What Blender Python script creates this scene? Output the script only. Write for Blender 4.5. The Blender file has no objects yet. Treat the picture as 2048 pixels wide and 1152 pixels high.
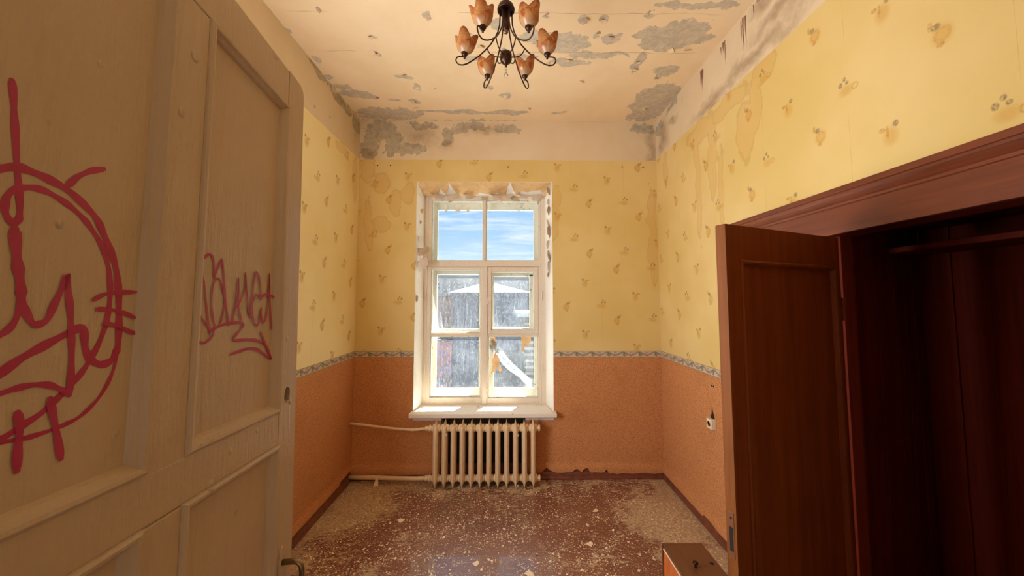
import bpy, bmesh, math, random
import numpy as np
from mathutils import Vector, Matrix, Euler, noise as mnoise

random.seed(7)
rng = np.random.default_rng(5)
PI = math.pi
SC = bpy.context.scene
COL = SC.collection

# ------------------------------------------------------------------ camera
cam_d = bpy.data.cameras.new('camera')
cam_d.sensor_width = 36.0
cam_d.lens = 730.0 / 2048.0 * 36.0
cam_d.shift_y = -(576.0 - 552.7) / 2048.0
cam_d.clip_start = 0.02
cam_d.clip_end = 300
cam_o = bpy.data.objects.new('camera', cam_d)
COL.objects.link(cam_o)
cam_o.location = (0.0, 0.0, 1.7)
cam_o.rotation_euler = (PI / 2 + 0.0659, 0.0, -0.0106)
SC.camera = cam_o

# ------------------------------------------------------------------ view
SC.view_settings.view_transform = 'Standard'
SC.view_settings.look = 'None'
SC.view_settings.exposure = 0.12
SC.view_settings.gamma = 1.0
SC.view_settings.use_curve_mapping = False
SC.cycles.max_bounces = 10
SC.cycles.diffuse_bounces = 6
SC.cycles.transparent_max_bounces = 16
SC.cycles.sample_clamp_indirect = 6.0
SC.cycles.caustics_reflective = False
SC.cycles.caustics_refractive = False
SC.cycles.use_denoising = True


def lin(r, g, b):
    f = lambda c: (c / 255.0 / 12.92) if c / 255.0 <= 0.04045 else ((c / 255.0 + 0.055) / 1.055) ** 2.4
    return (f(r), f(g), f(b), 1.0)


# ------------------------------------------------------------------ node helper
class V:
    def __init__(s, g, sock): s.g, s.s = g, sock
    def __add__(a, b): return a.g.m('ADD', a, b)
    def __radd__(a, b): return a.g.m('ADD', a, b)
    def __sub__(a, b): return a.g.m('SUBTRACT', a, b)
    def __rsub__(a, b): return a.g.m('SUBTRACT', b, a)
    def __mul__(a, b): return a.g.m('MULTIPLY', a, b)
    def __rmul__(a, b): return a.g.m('MULTIPLY', a, b)
    def __truediv__(a, b): return a.g.m('DIVIDE', a, b)
    def __neg__(a): return a.g.m('MULTIPLY', a, -1.0)


class G:
    """one node tree being built"""
    def __init__(s, tree):
        s.t = tree
        s._tc = None
    def node(s, typ, **kw):
        n = s.t.nodes.new(typ)
        for k, v in kw.items(): setattr(n, k, v)
        return n
    def link(s, a, b):
        s.t.links.new(a.s if isinstance(a, V) else a, b)
    def put(s, sock, v):
        if isinstance(v, V): s.link(v, sock)
        elif v is not None: sock.default_value = v
    def m(s, op, *a):
        n = s.node('ShaderNodeMath', operation=op)
        for i, v in enumerate(a): s.put(n.inputs[i], v if isinstance(v, V) else float(v))
        return V(s, n.outputs[0])
    def obj(s):
        if s._tc is None:
            s._tc = s.node('ShaderNodeTexCoord')
        return V(s, s._tc.outputs['Object'])
    def xyz(s, v=None):
        n = s.node('ShaderNodeSeparateXYZ')
        s.link(v or s.obj(), n.inputs[0])
        return [V(s, o) for o in n.outputs]
    def comb(s, x, y, z=0.0):
        n = s.node('ShaderNodeCombineXYZ')
        for i, v in enumerate((x, y, z)): s.put(n.inputs[i], v)
        return V(s, n.outputs[0])
    def scale(s, v, sc):
        n = s.node('ShaderNodeMapping')
        s.link(v, n.inputs[0]); n.inputs['Scale'].default_value = sc
        return V(s, n.outputs[0])
    def noise(s, scale=5, detail=4, rough=0.6, vec=None, dist=0.0, sc=None):
        n = s.node('ShaderNodeTexNoise')
        v = vec or s.obj()
        if sc: v = s.scale(v, sc)
        s.link(v, n.inputs['Vector'])
        n.inputs['Scale'].default_value = scale
        n.inputs['Detail'].default_value = detail
        n.inputs['Roughness'].default_value = rough
        n.inputs['Distortion'].default_value = dist
        return V(s, n.outputs[0])
    def voro(s, scale, vec=None, feature='F1', rnd=1.0, sc=None):
        n = s.node('ShaderNodeTexVoronoi', feature=feature)
        v = vec or s.obj()
        if sc: v = s.scale(v, sc)
        s.link(v, n.inputs['Vector'])
        n.inputs['Scale'].default_value = scale
        n.inputs['Randomness'].default_value = rnd
        return V(s, n.outputs['Distance']), V(s, n.outputs['Color'])
    def attr(s, name):
        n = s.node('ShaderNodeAttribute', attribute_name=name)
        return V(s, n.outputs['Fac'])
    def step(s, v, a, b):
        n = s.node('ShaderNodeMapRange', interpolation_type='SMOOTHSTEP')
        s.link(v, n.inputs[0])
        n.inputs[1].default_value = a; n.inputs[2].default_value = b
        if a > b:
            n.inputs[1].default_value = b; n.inputs[2].default_value = a
            n.inputs[3].default_value = 1.0; n.inputs[4].default_value = 0.0
        return V(s, n.outputs[0])
    def mix(s, f, a, b, mode='MIX'):
        n = s.node('ShaderNodeMix', data_type='RGBA', blend_type=mode)
        n.clamp_factor = True
        s.put(n.inputs[0], f); s.put(n.inputs[6], a); s.put(n.inputs[7], b)
        return V(s, n.outputs[2])
    def sat(s, v): return s.m('MINIMUM', s.m('MAXIMUM', v, 0.0), 1.0)
    def bump(s, h, strength=0.3, dist=0.01):
        n = s.node('ShaderNodeBump')
        n.inputs['Strength'].default_value = strength
        n.inputs['Distance'].default_value = dist
        s.link(h, n.inputs['Height'])
        return V(s, n.outputs[0])


def material(name, fn):
    m = bpy.data.materials.new(name)
    m.use_nodes = True
    t = m.node_tree
    t.nodes.clear()
    g = G(t)
    out = g.node('ShaderNodeOutputMaterial')
    r = fn(g)
    if isinstance(r, dict):
        b = g.node('ShaderNodeBsdfPrincipled')
        g.put(b.inputs['Base Color'], r.get('color'))
        g.put(b.inputs['Roughness'], r.get('rough', 0.7))
        g.put(b.inputs['Metallic'], r.get('metal', 0.0))
        g.put(b.inputs['Specular IOR Level'], r.get('spec', 0.4))
        if 'alpha' in r: g.put(b.inputs['Alpha'], r['alpha'])
        if 'trans' in r: g.put(b.inputs['Transmission Weight'], r['trans'])
        if 'coat' in r: g.put(b.inputs['Coat Weight'], r['coat'])
        if 'normal' in r: g.link(r['normal'], b.inputs['Normal'])
        g.link(b.outputs[0], out.inputs[0])
    else:
        g.link(r, out.inputs[0])
    return m


# ------------------------------------------------------------------ sky, sun, fill lamps
SKY_STRENGTH = 1.12
world = bpy.data.worlds.new('sky')
SC.world = world
world.use_nodes = True
wt = world.node_tree
wt.nodes.clear()
g = G(wt)
tc = g.node('ShaderNodeTexCoord')
d = V(g, tc.outputs['Generated'])
dx, dy, dz = g.xyz(d)
base = g.mix(g.step(dz, 0.0, 0.36), lin(212, 236, 252), lin(112, 178, 242))
el = g.m('ADD', g.m('MAXIMUM', dz, 0.0), 0.12)
cl = g.comb(dx / el, dy / el * 1.0, 0.0)
c1 = g.noise(1.6, 6, 0.62, vec=g.scale(cl, (0.55, 1.5, 1.0)), dist=0.9)
c2 = g.noise(5.0, 5, 0.6, vec=g.scale(cl, (0.5, 1.2, 1.0)), dist=0.5)
cf = g.step(c1 * 0.75 + c2 * 0.25, 0.44, 0.70)
skyc = g.mix(cf * 0.85, base, lin(246, 250, 255))
skyc = g.mix(g.step(dz, -0.02, -0.12), skyc, lin(150, 145, 138))
bg = g.node('ShaderNodeBackground')
g.link(skyc, bg.inputs[0])
bg.inputs[1].default_value = SKY_STRENGTH
wo = g.node('ShaderNodeOutputWorld')
g.link(bg.outputs[0], wo.inputs[0])

sun_d = bpy.data.lights.new('sun', 'SUN')
sun_d.energy = 42.0
sun_d.angle = 0.009
sun_d.color = (1.0, 0.985, 0.96)
sun_o = bpy.data.objects.new('sun', sun_d)
COL.objects.link(sun_o)
az, ev = math.radians(22), math.atan(2.3 * math.cos(math.radians(22)))
sdir = Vector((-math.sin(az) * math.cos(ev), -math.cos(az) * math.cos(ev), -math.sin(ev)))
sun_o.rotation_euler = sdir.to_track_quat('-Z', 'Y').to_euler()
sun_o.location = (4, 12, 14)

rear_fill_d = bpy.data.lights.new('rear_fill', 'AREA')       # added fill lamp in the unseen hall behind the camera
rear_fill_d.shape = 'RECTANGLE'
rear_fill_d.size = 2.4
rear_fill_d.size_y = 1.8
rear_fill_d.energy = 12.0
rear_fill_d.color = (1.0, 0.98, 0.96)
rear_fill_o = bpy.data.objects.new('rear_fill', rear_fill_d)
COL.objects.link(rear_fill_o)
rear_fill_o.location = (0.0, -2.3, 1.5)
rear_fill_o.rotation_euler = (PI / 2 + 0.1, 0, 0)

side_d = bpy.data.lights.new('side_fill', 'AREA')  # added fill lamp hidden behind the open beige door, no window modelled
side_d.shape = 'RECTANGLE'
side_d.size = 1.0
side_d.size_y = 2.0
side_d.energy = 112.0
side_d.color = (0.94, 0.98, 1.03)
side_o = bpy.data.objects.new('side_fill', side_d)
COL.objects.link(side_o)
side_o.location = (-1.46, 1.30, 2.0)
side_o.rotation_euler = (PI / 2 + 0.2, 0, -PI / 2)


# ------------------------------------------------------------------ mesh helpers
class MB:
    def __init__(s): s.v, s.f = [], []
    def add(s, vs, fs):
        o = len(s.v)
        s.v += [tuple(v) for v in vs]
        s.f += [tuple(i + o for i in f) for f in fs]
        return s
    def box(s, x0, x1, y0, y1, z0, z1, M=None):
        vs = [(x, y, z) for x in (x0, x1) for y in (y0, y1) for z in (z0, z1)]
        if M is not None: vs = [M @ Vector(v) for v in vs]
        return s.add(vs, [(0, 1, 3, 2), (4, 6, 7, 5), (0, 4, 5, 1), (2, 3, 7, 6), (0, 2, 6, 4), (1, 5, 7, 3)])
    def rings(s, rings, cap=True, close=False):
        n = len(rings[0]); vs = [p for r in rings for p in r]; fs = []
        k = len(rings)
        for i in range(k - 1 if not close else k):
            a, b = i * n, ((i + 1) % k) * n
            for j in range(n):
                fs.append((a + j, a + (j + 1) % n, b + (j + 1) % n, b + j))
        if cap and not close:
            fs.append(tuple(range(n))[::-1]); fs.append(tuple((k - 1) * n + j for j in range(n)))
        return s.add(vs, fs)
    def tube(s, pts, r, n=8, cap=True):
        pts = [Vector(p) for p in pts]
        rs = r if isinstance(r, (list, tuple)) else [r] * len(pts)
        rings = []; prev = None
        for i, p in enumerate(pts):
            t = (pts[min(i + 1, len(pts) - 1)] - pts[max(i - 1, 0)]).normalized()
            if prev is None:
                a = Vector((0, 0, 1)) if abs(t.z) < 0.9 else Vector((1, 0, 0))
                u = t.cross(a).normalized()
            else:
                u = (prev - t * prev.dot(t)).normalized()
            prev = u; w = t.cross(u)
            rings.append([p + (u * math.cos(2 * PI * k / n) + w * math.sin(2 * PI * k / n)) * rs[i] for k in range(n)])
        return s.rings(rings, cap)
    def lathe(s, prof, n=24, c=(0, 0, 0), axis='z', cap=True):
        rings = []
        for r, h in prof:
            ring = []
            for k in range(n):
                a = 2 * PI * k / n
                p = (r * math.cos(a), r * math.sin(a), h)
                if axis == 'x': p = (h, r * math.cos(a), r * math.sin(a))
                if axis == 'y': p = (r * math.cos(a), h, r * math.sin(a))
                ring.append((p[0] + c[0], p[1] + c[1], p[2] + c[2]))
            rings.append(ring)
        return s.rings(rings, cap)
    def prism(s, poly, fn0, fn1):
        """poly of 2-tuples, fn0/fn1 map them to the two 3-D end faces"""
        return s.rings([[fn0(*p) for p in poly], [fn1(*p) for p in poly]])
    def build(s, name, mat, parent=None, bevel=0.0, smooth=False, world=False):
        me = bpy.data.meshes.new(name)
        me.from_pydata(s.v, [], s.f)
        bm = bmesh.new(); bm.from_mesh(me)
        bmesh.ops.recalc_face_normals(bm, faces=bm.faces[:])
        bm.to_mesh(me); bm.free()
        return link(name, me, mat, parent, bevel, smooth)


def link(name, me, mat, parent=None, bevel=0.0, smooth=False):
    o = bpy.data.objects.new(name, me)
    COL.objects.link(o)
    if mat: me.materials.append(mat)
    if parent: o.parent = parent
    if smooth:
        me.polygons.foreach_set('use_smooth', [True] * len(me.polygons))
    if bevel:
        b = o.modifiers.new('bevel', 'BEVEL'); b.width = bevel; b.segments = 2; b.limit_method = 'ANGLE'
    return o


def empty(name, loc=(0, 0, 0), rot=(0, 0, 0)):
    o = bpy.data.objects.new(name, None)
    COL.objects.link(o); o.location = loc; o.rotation_euler = rot
    o.empty_display_size = 0.1
    return o


def tag(o, label, cat, group=None, kind=None):
    o['label'] = label; o['category'] = cat
    if group: o['group'] = group
    if kind: o['kind'] = kind
    return o


def copy_thing(o):
    c = o.copy(); COL.objects.link(c)
    for ch in o.children:
        k = ch.copy(); COL.objects.link(k); k.parent = c
        for gr in ch.children:
            q = gr.copy(); COL.objects.link(q); q.parent = k
    return c


# value noise used for the placed stain / peel masks (vertex attributes)
_tab = rng.random((256, 256))
def vnoise(x, y):
    xi, yi = np.floor(x).astype(int), np.floor(y).astype(int)
    fx, fy = x - xi, y - yi
    fx, fy = fx * fx * (3 - 2 * fx), fy * fy * (3 - 2 * fy)
    T = lambda a, b: _tab[a % 256, b % 256]
    return (T(xi, yi) * (1 - fx) + T(xi + 1, yi) * fx) * (1 - fy) + (T(xi, yi + 1) * (1 - fx) + T(xi + 1, yi + 1) * fx) * fy
def fbm(x, y, o=4):
    r, a, t = 0, 0.5, 0
    for i in range(o):
        r = r + a * vnoise(x * 2 ** i + 17 * i, y * 2 ** i + 31 * i); t += a; a *= 0.55
    return r / t
def blobs(u, v, L, warp=0.05, wf=9):
    """soft union of ellipses (cu, cv, ru, rv): 1 at the middle, 0.5 on the rim"""
    wu = u + warp * (fbm(u * wf, v * wf) - 0.5) * 2
    wv = v + warp * (fbm(u * wf + 50, v * wf + 9) - 0.5) * 2
    best = np.zeros_like(u)
    for cu, cv, ru, rv in L:
        dd = np.sqrt(((wu - cu) / ru) ** 2 + ((wv - cv) / rv) ** 2)
        best = np.maximum(best, np.clip(1 - 0.5 * dd, 0, 1))
    return best


def grid_sheet(name, mat, parent, to3, u0, u1, v0, v1, step, masks, holes=(), thick=None):
    """a sheet in (u, v) with float attributes; to3 maps arrays u, v to x, y, z"""
    nu = max(2, int(round((u1 - u0) / step)) + 1); nv = max(2, int(round((v1 - v0) / step)) + 1)
    us, vs = np.linspace(u0, u1, nu), np.linspace(v0, v1, nv)
    for h in holes:                       # snap grid lines to hole rims
        for arr, lo, hi in ((us, h[0], h[1]), (vs, h[2], h[3])):
            for q in (lo, hi):
                if arr[0] < q < arr[-1]: arr[np.argmin(abs(arr - q))] = q
    Uu, Vv = np.meshgrid(us, vs, indexing='ij')
    x, y, z = to3(Uu, Vv)
    co = np.stack([x, y, z], -1).reshape(-1, 3)
    i, j = np.meshgrid(np.arange(nu - 1), np.arange(nv - 1), indexing='ij')
    cu, cv = (us[i] + us[i + 1]) / 2, (vs[j] + vs[j + 1]) / 2
    keep = np.ones(cu.shape, bool)
    for h in holes: keep &= ~((cu > h[0]) & (cu < h[1]) & (cv > h[2]) & (cv < h[3]))
    i, j = i[keep], j[keep]
    f = np.stack([i * nv + j, (i + 1) * nv + j, (i + 1) * nv + j + 1, i * nv + j + 1], -1)
    me = bpy.data.meshes.new(name)
    me.from_pydata(co.tolist(), [], f.tolist())
    for k, fn in masks.items():
        a = me.attributes.new(k, 'FLOAT', 'POINT')
        a.data.foreach_set('value', np.ascontiguousarray(fn(Uu, Vv), dtype=np.float32).ravel())
    me.polygons.foreach_set('use_smooth', [True] * len(me.polygons))
    return link(name, me, mat, parent)


def flake_mesh(name, w, h, bend=1.2, seed=0, thick=0.0015, n=5, ragged=0.35):
    """a paint flake: ragged outline, curled about its own x axis; lies in xy, curls to +z"""
    rr = random.Random(seed)
    rows = []
    for j in range(n + 1):
        t = j / n
        l = -w / 2 * (1 - ragged * rr.random()) * (0.6 + 0.4 * math.sin(PI * min(1, t * 1.2 + 0.25)))
        r_ = w / 2 * (1 - ragged * rr.random()) * (0.6 + 0.4 * math.sin(PI * min(1, t * 0.9 + 0.3)))
        a = bend * t
        yy = h * (math.sin(a) / bend if abs(bend) > 1e-3 else t)
        zz = h * ((1 - math.cos(a)) / bend if abs(bend) > 1e-3 else 0)
        rows.append([(l + (r_ - l) * k / 3, yy, zz + thick * 0) for k in range(4)])
    m = MB(); vs = [p for r in rows for p in r]
    top = len(vs)
    vs2 = vs + [(p[0], p[1], p[2] - thick) for p in vs]
    fs = []
    for j in range(n):
        for k in range(3):
            a = j * 4 + k
            fs.append((a, a + 1, a + 5, a + 4)); fs.append((top + a + 4, top + a + 5, top + a + 1, top + a))
    rim = [k for k in range(4)] + [j * 4 + 3 for j in range(1, n + 1)] + [n * 4 + k for k in (2, 1, 0)] + [j * 4 for j in range(n - 1, 0, -1)]
    for q in range(len(rim)):
        a, b = rim[q], rim[(q + 1) % len(rim)]
        fs.append((b, a, top + a, top + b))
    m.add(vs2, fs)
    me = bpy.data.meshes.new(name); me.from_pydata(m.v, [], m.f); me.update()
    return me

# ------------------------------------------------------------------ materials
def simple(name, rgb, rough=0.6, var=0.12, scale=14, bump=0.0, bscale=60, metal=0.0, spec=0.4, dark=None):
    def fn(g):
        c = lin(*rgb); d2 = lin(*(dark or [v * 0.72 for v in rgb]))
        n = g.noise(scale, 5, 0.65)
        col = g.mix(g.step(n, 0.35, 0.8) * (var * 5), c, d2)
        r = dict(color=col, rough=rough, metal=metal, spec=spec)
        if bump: r['normal'] = g.bump(g.noise(bscale, 4), bump, 0.004)
        return r
    return material(name, fn)


def plaster_fn(base, bare, wall=False):
    def fn(g):
        x, y, z = g.xyz()
        n1 = g.noise(26, 6, 0.7); n2 = g.noise(3.0, 4, 0.6); n3 = g.noise(90, 3, 0.6)
        peel = g.attr('peel') + (n1 - 0.5) * 0.42 + (g.noise(9, 6, 0.8) - 0.5) * 0.55
        pm = g.step(peel, 0.485, 0.525)
        rim = g.step(peel, 0.425, 0.485) * (1.0 - pm)
        col = g.mix(g.step(n2, 0.35, 0.75) * 0.35, lin(*base), lin(base[0] * 0.93, base[1] * 0.9, base[2] * 0.84))
        grey = g.mix(g.step(n1, 0.3, 0.7), lin(*bare), lin(bare[0] * 0.84, bare[1] * 0.84, bare[2] * 0.85))
        col = g.mix(rim * 0.35 * g.step(n3, .3, .6), col, lin(255, 236, 198))  # painted highlight where the curled paint edge catches light
        edge = g.step(g.m('ABSOLUTE', peel - 0.492), 0.016, 0.004)
        col = g.mix(pm * 0.92, col, grey)
        col = g.mix(edge * 0.45 * g.step(n3, .35, .55), col, lin(110, 88, 62))  # painted shadow line beside the lifted paint
        st = g.sat(g.attr('stain') + (n1 - 0.5) * 0.5 * g.step(g.attr('stain'), 0.05, 0.4))
        col = g.mix(g.step(st, 0.15, 0.9) * 0.55, col, lin(122, 86, 50))
        ru = g.attr('rust')
        col = g.mix(g.step(ru + (n1 - 0.5) * 0.3, 0.35, 0.75) * 0.85, col, lin(104, 46, 18))
        if not wall:
            # hairline cracks along the slab joints
            w = (g.noise(4, 3) - 0.5) * 0.05
            for yy in (2.20, 2.565):
                dd = g.m('ABSOLUTE', y + w - yy)
                br = g.step(g.noise(2.2, 2, sc=(1.0, 0.1, 1.0)), 0.42, 0.52)
                col = g.mix(g.step(dd, 0.004, 0.0015) * br * 0.5, col, lin(140, 110, 76))
        h = n3 * 0.12 + g.step(peel, 0.44, 0.50) * -1.0 + n2 * 0.6
        return dict(color=col, rough=0.85, spec=0.25, normal=g.bump(h, 0.25, 0.005))
    return fn


M = {}
M['ceiling'] = material('peeling_ceiling_paint', plaster_fn((240, 215, 177), (210, 196, 172)))
M['frieze'] = material('frieze_plaster', plaster_fn((224, 204, 172), (196, 182, 156), wall=True))


def wallpaper_fn(axis, u0, z0, seam=None, pa=(226, 200, 137), pb=(216, 188, 116)):
    def fn(g):
        x, y, z = g.xyz()
        u = x if axis == 'x' else y
        shift = 0.0
        if seam is not None:
            lo = g.m('LESS_THAN', z, seam)
            uu = u - u0 + lo * 0.235
            zz = z - z0 + lo * 0.02
        else:
            uu = u - u0; zz = z - z0
        ci = g.m('FLOOR', uu / 0.5)
        lu = uu - ci * 0.5
        zv = zz + ci * 0.135
        lv = zv - g.m('FLOOR', zv / 0.505) * 0.505

        def el(cu, cv, ru, rv, soft=0.35, ring=None):
            a = (lu - cu) / ru; b = (lv - cv) / rv
            dd = g.m('SQRT', a * a + b * b)
            if ring: return g.step(g.m('ABSOLUTE', dd - 1.0), ring, ring * 0.3)
            return g.step(dd, 1 + soft, 1 - soft)
        mx = lambda *a: a[0] if len(a) == 1 else g.m('MAXIMUM', a[0], mx(*a[1:]))
        C, B, A = (0.10, 0.435), (0.265, 0.215), (0.415, 0.07)
        grey = mx(el(C[0] - .022, C[1] + .030, .011, .012), el(B[0] + .010, B[1] + .042, .008, .010), el(B[0] - .002, B[1] + .022, .008, .008),
                  el(B[0] + .030, B[1] + .024, .010, .012), el(A[0] + .012, A[1] + .024, .014, .012))
        gold = mx(el(C[0] + .030, C[1] + .022, .013, .010, .2), el(C[0] + .010, C[1] + .006, .006, .024), el(A[0] + .002, A[1] - .046, .012, .009, .2),
                  el(A[0] + .030, A[1] + .036, .008, .016), el(B[0] - .036, B[1] - .012, .013, .012, ring=.45) * 0.7, el(A[0] - .004, A[1] - .012, .022, .022, ring=.4) * 0.5)
        pale = mx(el(C[0] - .002, C[1] - .012, .026, .034, .6), el(B[0] + .004, B[1] - .012, .030, .022, .6), el(A[0] - .004, A[1] - .014, .028, .032, .6))
        br = g.step(g.noise(150, 3, 0.8), 0.36, 0.60)
        n2 = g.noise(1.3, 3); n4 = g.noise(220, 2)
        col = g.mix(g.step(n2, 0.3, 0.7), lin(*pa), lin(*pb))
        col = g.mix(n4 * 0.10, col, lin(196, 150, 72))
        col = g.mix(pale * 0.42, col, lin(196, 140, 36))
        col = g.mix(gold * (br * 0.55 + 0.12), col, lin(176, 116, 22))
        col = g.mix(grey * (br * 0.55 + 0.25), col, lin(116, 96, 78))
        # water stains: tide lines on the rim, light wash inside
        st = g.attr('stain') + (g.noise(11, 5, 0.65) - 0.5) * 0.42 * g.step(g.attr('stain'), 0.02, 0.3)
        edge = g.step(g.m('ABSOLUTE', st - 0.5), 0.07, 0.015)
        wash = g.step(st, 0.46, 0.6)
        col = g.mix(wash * 0.18, col, lin(200, 132, 48))
        col = g.mix(edge * 0.20, col, lin(156, 94, 30))
        # vertical sheet joints every 0.53 m
        ju = uu / 0.53; fr = g.m('ABSOLUTE', ju - g.m('FLOOR', ju) - 0.5)
        col = g.mix(g.step(fr, 0.0022, 0.0008) * 0.35 * g.step(g.noise(3, 2), .4, .55), col, lin(150, 108, 50))
        return dict(color=col, rough=0.75, spec=0.25, normal=g.bump(n2 * 2 + n4 * 0.04 + st * 0.2, 0.25, 0.01))
    return fn


M['wp_back'] = material('yellow_wallpaper_back', wallpaper_fn('x', 0.895, 2.472, seam=2.085))
M['wp_right'] = material('yellow_wallpaper_right', wallpaper_fn('y', 1.275, 1.92))
M['wp_left'] = material('yellow_wallpaper_left_lit', wallpaper_fn('y', 2.55, 2.45, None, (244, 227, 172), (238, 216, 152)))  # paler copy of the paper, standing in for window light on this wall


def orange_fn(g):
    n = g.noise(150, 3, 0.75); n2 = g.noise(2.2, 4); n3 = g.noise(420, 1)
    col = g.mix(g.step(n, 0.42, 0.66), lin(208, 146, 94), lin(168, 106, 60))
    col = g.mix(g.step(n3, 0.62, 0.75) * 0.5, col, lin(120, 62, 26))
    col = g.mix(g.step(n2, 0.5, 0.8) * 0.25, col, lin(150, 82, 36))
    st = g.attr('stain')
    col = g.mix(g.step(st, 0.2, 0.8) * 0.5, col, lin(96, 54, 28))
    return dict(color=col, rough=0.8, spec=0.2, normal=g.bump(n * 0.3 + n2, 0.25, 0.006))
M['orange'] = material('orange_speckled_wallpaper', orange_fn)


def border_fn(axis, z0, h):
    def fn(g):
        x, y, z = g.xyz()
        u = x if axis == 'x' else y
        P = 0.155
        uu = u / P; lu = (uu - g.m('FLOOR', uu)) * P
        v = z - (z0 + h / 2)
        def ring(cu, cv, r, w):
            a = lu - cu; b = v - cv
            dd = g.m('SQRT', a * a + b * b)
            return g.step(g.m('ABSOLUTE', dd - r), w, w * 0.4)
        wav = g.m('ABSOLUTE', v - g.m('SINE', uu * 2 * PI) * h * 0.24 - 0.002)
        col = g.mix(g.step(g.noise(60, 3), 0.3, 0.7), lin(206, 190, 160), lin(184, 166, 138))
        col = g.mix(g.step(wav, 0.010, 0.004) * 0.75, col, lin(128, 106, 104))
        col = g.mix(ring(0.055, -0.004, 0.014, 0.005) * 0.85, col, lin(96, 108, 98))
        col = g.mix(ring(0.052, -0.002, 0.005, 0.004) * 0.8, col, lin(92, 76, 78))
        col = g.mix(ring(0.118, 0.006, 0.012, 0.005) * 0.7, col, lin(150, 118, 108))
        col = g.mix(g.step(g.m('ABSOLUTE', v), h * 0.40, h * 0.46) * 0.7, col, lin(112, 104, 92))
        return dict(color=col, rough=0.7, spec=0.25)
    return fn
Z_DADO, H_BORD = 1.148, 0.060
M['border_x'] = material('scroll_border_back', border_fn('x', Z_DADO, H_BORD))
M['border_y'] = material('scroll_border_side', border_fn('y', Z_DADO, H_BORD))


def floor_fn(g):
    x, y, z = g.xyz()
    n1 = g.noise(5, 6, 0.7); n2 = g.noise(40, 5, 0.7); n3 = g.noise(1.6, 3)
    st = g.attr('dust')
    streak = g.noise(26, 5, 0.75, sc=(0.55, 1.6, 1.0))
    S = lambda q: g.step(q, .36, .64) - 0.5
    dm = g.step(st * 1.5 + S(n1) * 0.62 + S(n2) * 0.55 + S(streak) * 0.6, 0.38, 0.86)
    col = g.mix(g.step(n3, .3, .7), lin(130, 82, 62), lin(112, 69, 52))
    # painted-over parquet joints, laid on the diagonal
    bt = g.node('ShaderNodeTexBrick')
    mp = g.node('ShaderNodeMapping'); g.link(g.obj(), mp.inputs[0]); mp.inputs['Rotation'].default_value = (0, 0, 0.785)
    g.link(mp.outputs[0], bt.inputs['Vector'])
    bt.inputs['Scale'].default_value = 2.4; bt.inputs['Mortar Size'].default_value = 0.004
    jm = V(g, bt.outputs['Fac'])
    col = g.mix(jm * 0.4 * g.step(n1, .35, .6), col, lin(58, 30, 20))
    scuff = g.step(streak + (n1 - .5) * .4, 0.52, 0.72)
    col = g.mix(scuff * 0.55, col, lin(176, 136, 100))
    col = g.mix(dm * 0.80, col, g.mix(g.step(n2, .35, .65), lin(212, 184, 140), lin(164, 134, 96)))
    wn = g.node('ShaderNodeTexNoise'); wn.inputs['Scale'].default_value = 55; wn.inputs['Detail'].default_value = 3
    g.link(g.obj(), wn.inputs['Vector'])
    va = g.node('ShaderNodeVectorMath', operation='MULTIPLY_ADD'); g.link(wn.outputs['Color'], va.inputs[0]); va.inputs[1].default_value = (.022, .022, 0); g.link(g.obj(), va.inputs[2])
    wv = V(g, va.outputs[0])
    vd, vc = g.voro(60, vec=wv)
    rr, rg, rb = g.xyz(vc)
    sp = g.step(vd - g.m('POWER', rr, 2.2) * 0.42, 0.03, -0.02)
    vd2, vc2 = g.voro(130, vec=wv)
    r2, _, _ = g.xyz(vc2)
    sp2 = g.step(vd2 - g.m('POWER', r2, 2.2) * 0.46, 0.03, -0.02)
    clump = g.step(g.noise(3.4, 5, .7), 0.40, 0.62)
    specks = g.sat((sp + sp2) * (clump * 0.8 + 0.3))
    col = g.mix(specks * 0.95, col, lin(246, 224, 192))
    rough = g.sat(0.34 + dm * 0.5 + specks * 0.4 + scuff * 0.2)
    return dict(color=col, rough=rough, spec=1.0, coat=g.sat(0.6 - dm), normal=g.bump(n2 * 0.5 + specks + dm * 0.6 - jm * 0.6, 0.35, 0.003))
M['floor'] = material('brown_painted_floor', floor_fn)


def flaky(name, rgb, under, amt=0.62, rough=0.5, scale=18):
    def fn(g):
        n = g.noise(scale, 6, 0.72, sc=(1, 1, 0.5)); n2 = g.noise(60, 3)
        m_ = g.step(n, amt, amt + 0.03)
        col = g.mix(g.step(n2, .3, .8) * 0.3, lin(*rgb), lin(*[c * 0.86 for c in rgb]))
        col = g.mix(m_ * 0.8, col, lin(*under))
        return dict(color=col, rough=rough, spec=0.4, normal=g.bump(n2 * 0.25 - m_, 0.4, 0.002))
    return material(name, fn)


M['frame'] = flaky('white_window_paint', (226, 212, 192), (150, 118, 82), 0.66)
M['outer_frame'] = flaky('weathered_outer_window_paint', (220, 216, 202), (150, 140, 116), 0.60, scale=26)
M['reveal'] = flaky('white_reveal_plaster', (246, 243, 236), (170, 150, 122), 0.68, rough=0.8)
M['sill'] = flaky('white_sill_paint', (236, 226, 212), (176, 150, 126), 0.64)
M['frieze_plain'] = simple('plain_cream_plaster', (226, 206, 170), 0.85, 0.08)
M['tan_sheet'] = simple('tan_paint_skin', (222, 182, 126), 0.8, 0.12)
M['white_flake'] = simple('white_paint_chip', (226, 212, 194), 0.8, 0.1)
M['grey_flake'] = simple('back_of_paint_skin', (196, 172, 144), 0.8, 0.15)
M['cream_flake'] = simple('cream_ceiling_paint_chip', (236, 208, 168), 0.8, 0.1)
M['floor_flake'] = simple('fallen_paint_chip', (236, 214, 180), 0.8, 0.1)
M['radiator'] = flaky('cream_radiator_enamel', (232, 204, 164), (176, 136, 92), 0.72, 0.38, 30)
M['niche'] = simple('dark_niche_back', (70, 58, 44), 0.9, 0.2)  # one dark tone over the niche back
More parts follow.
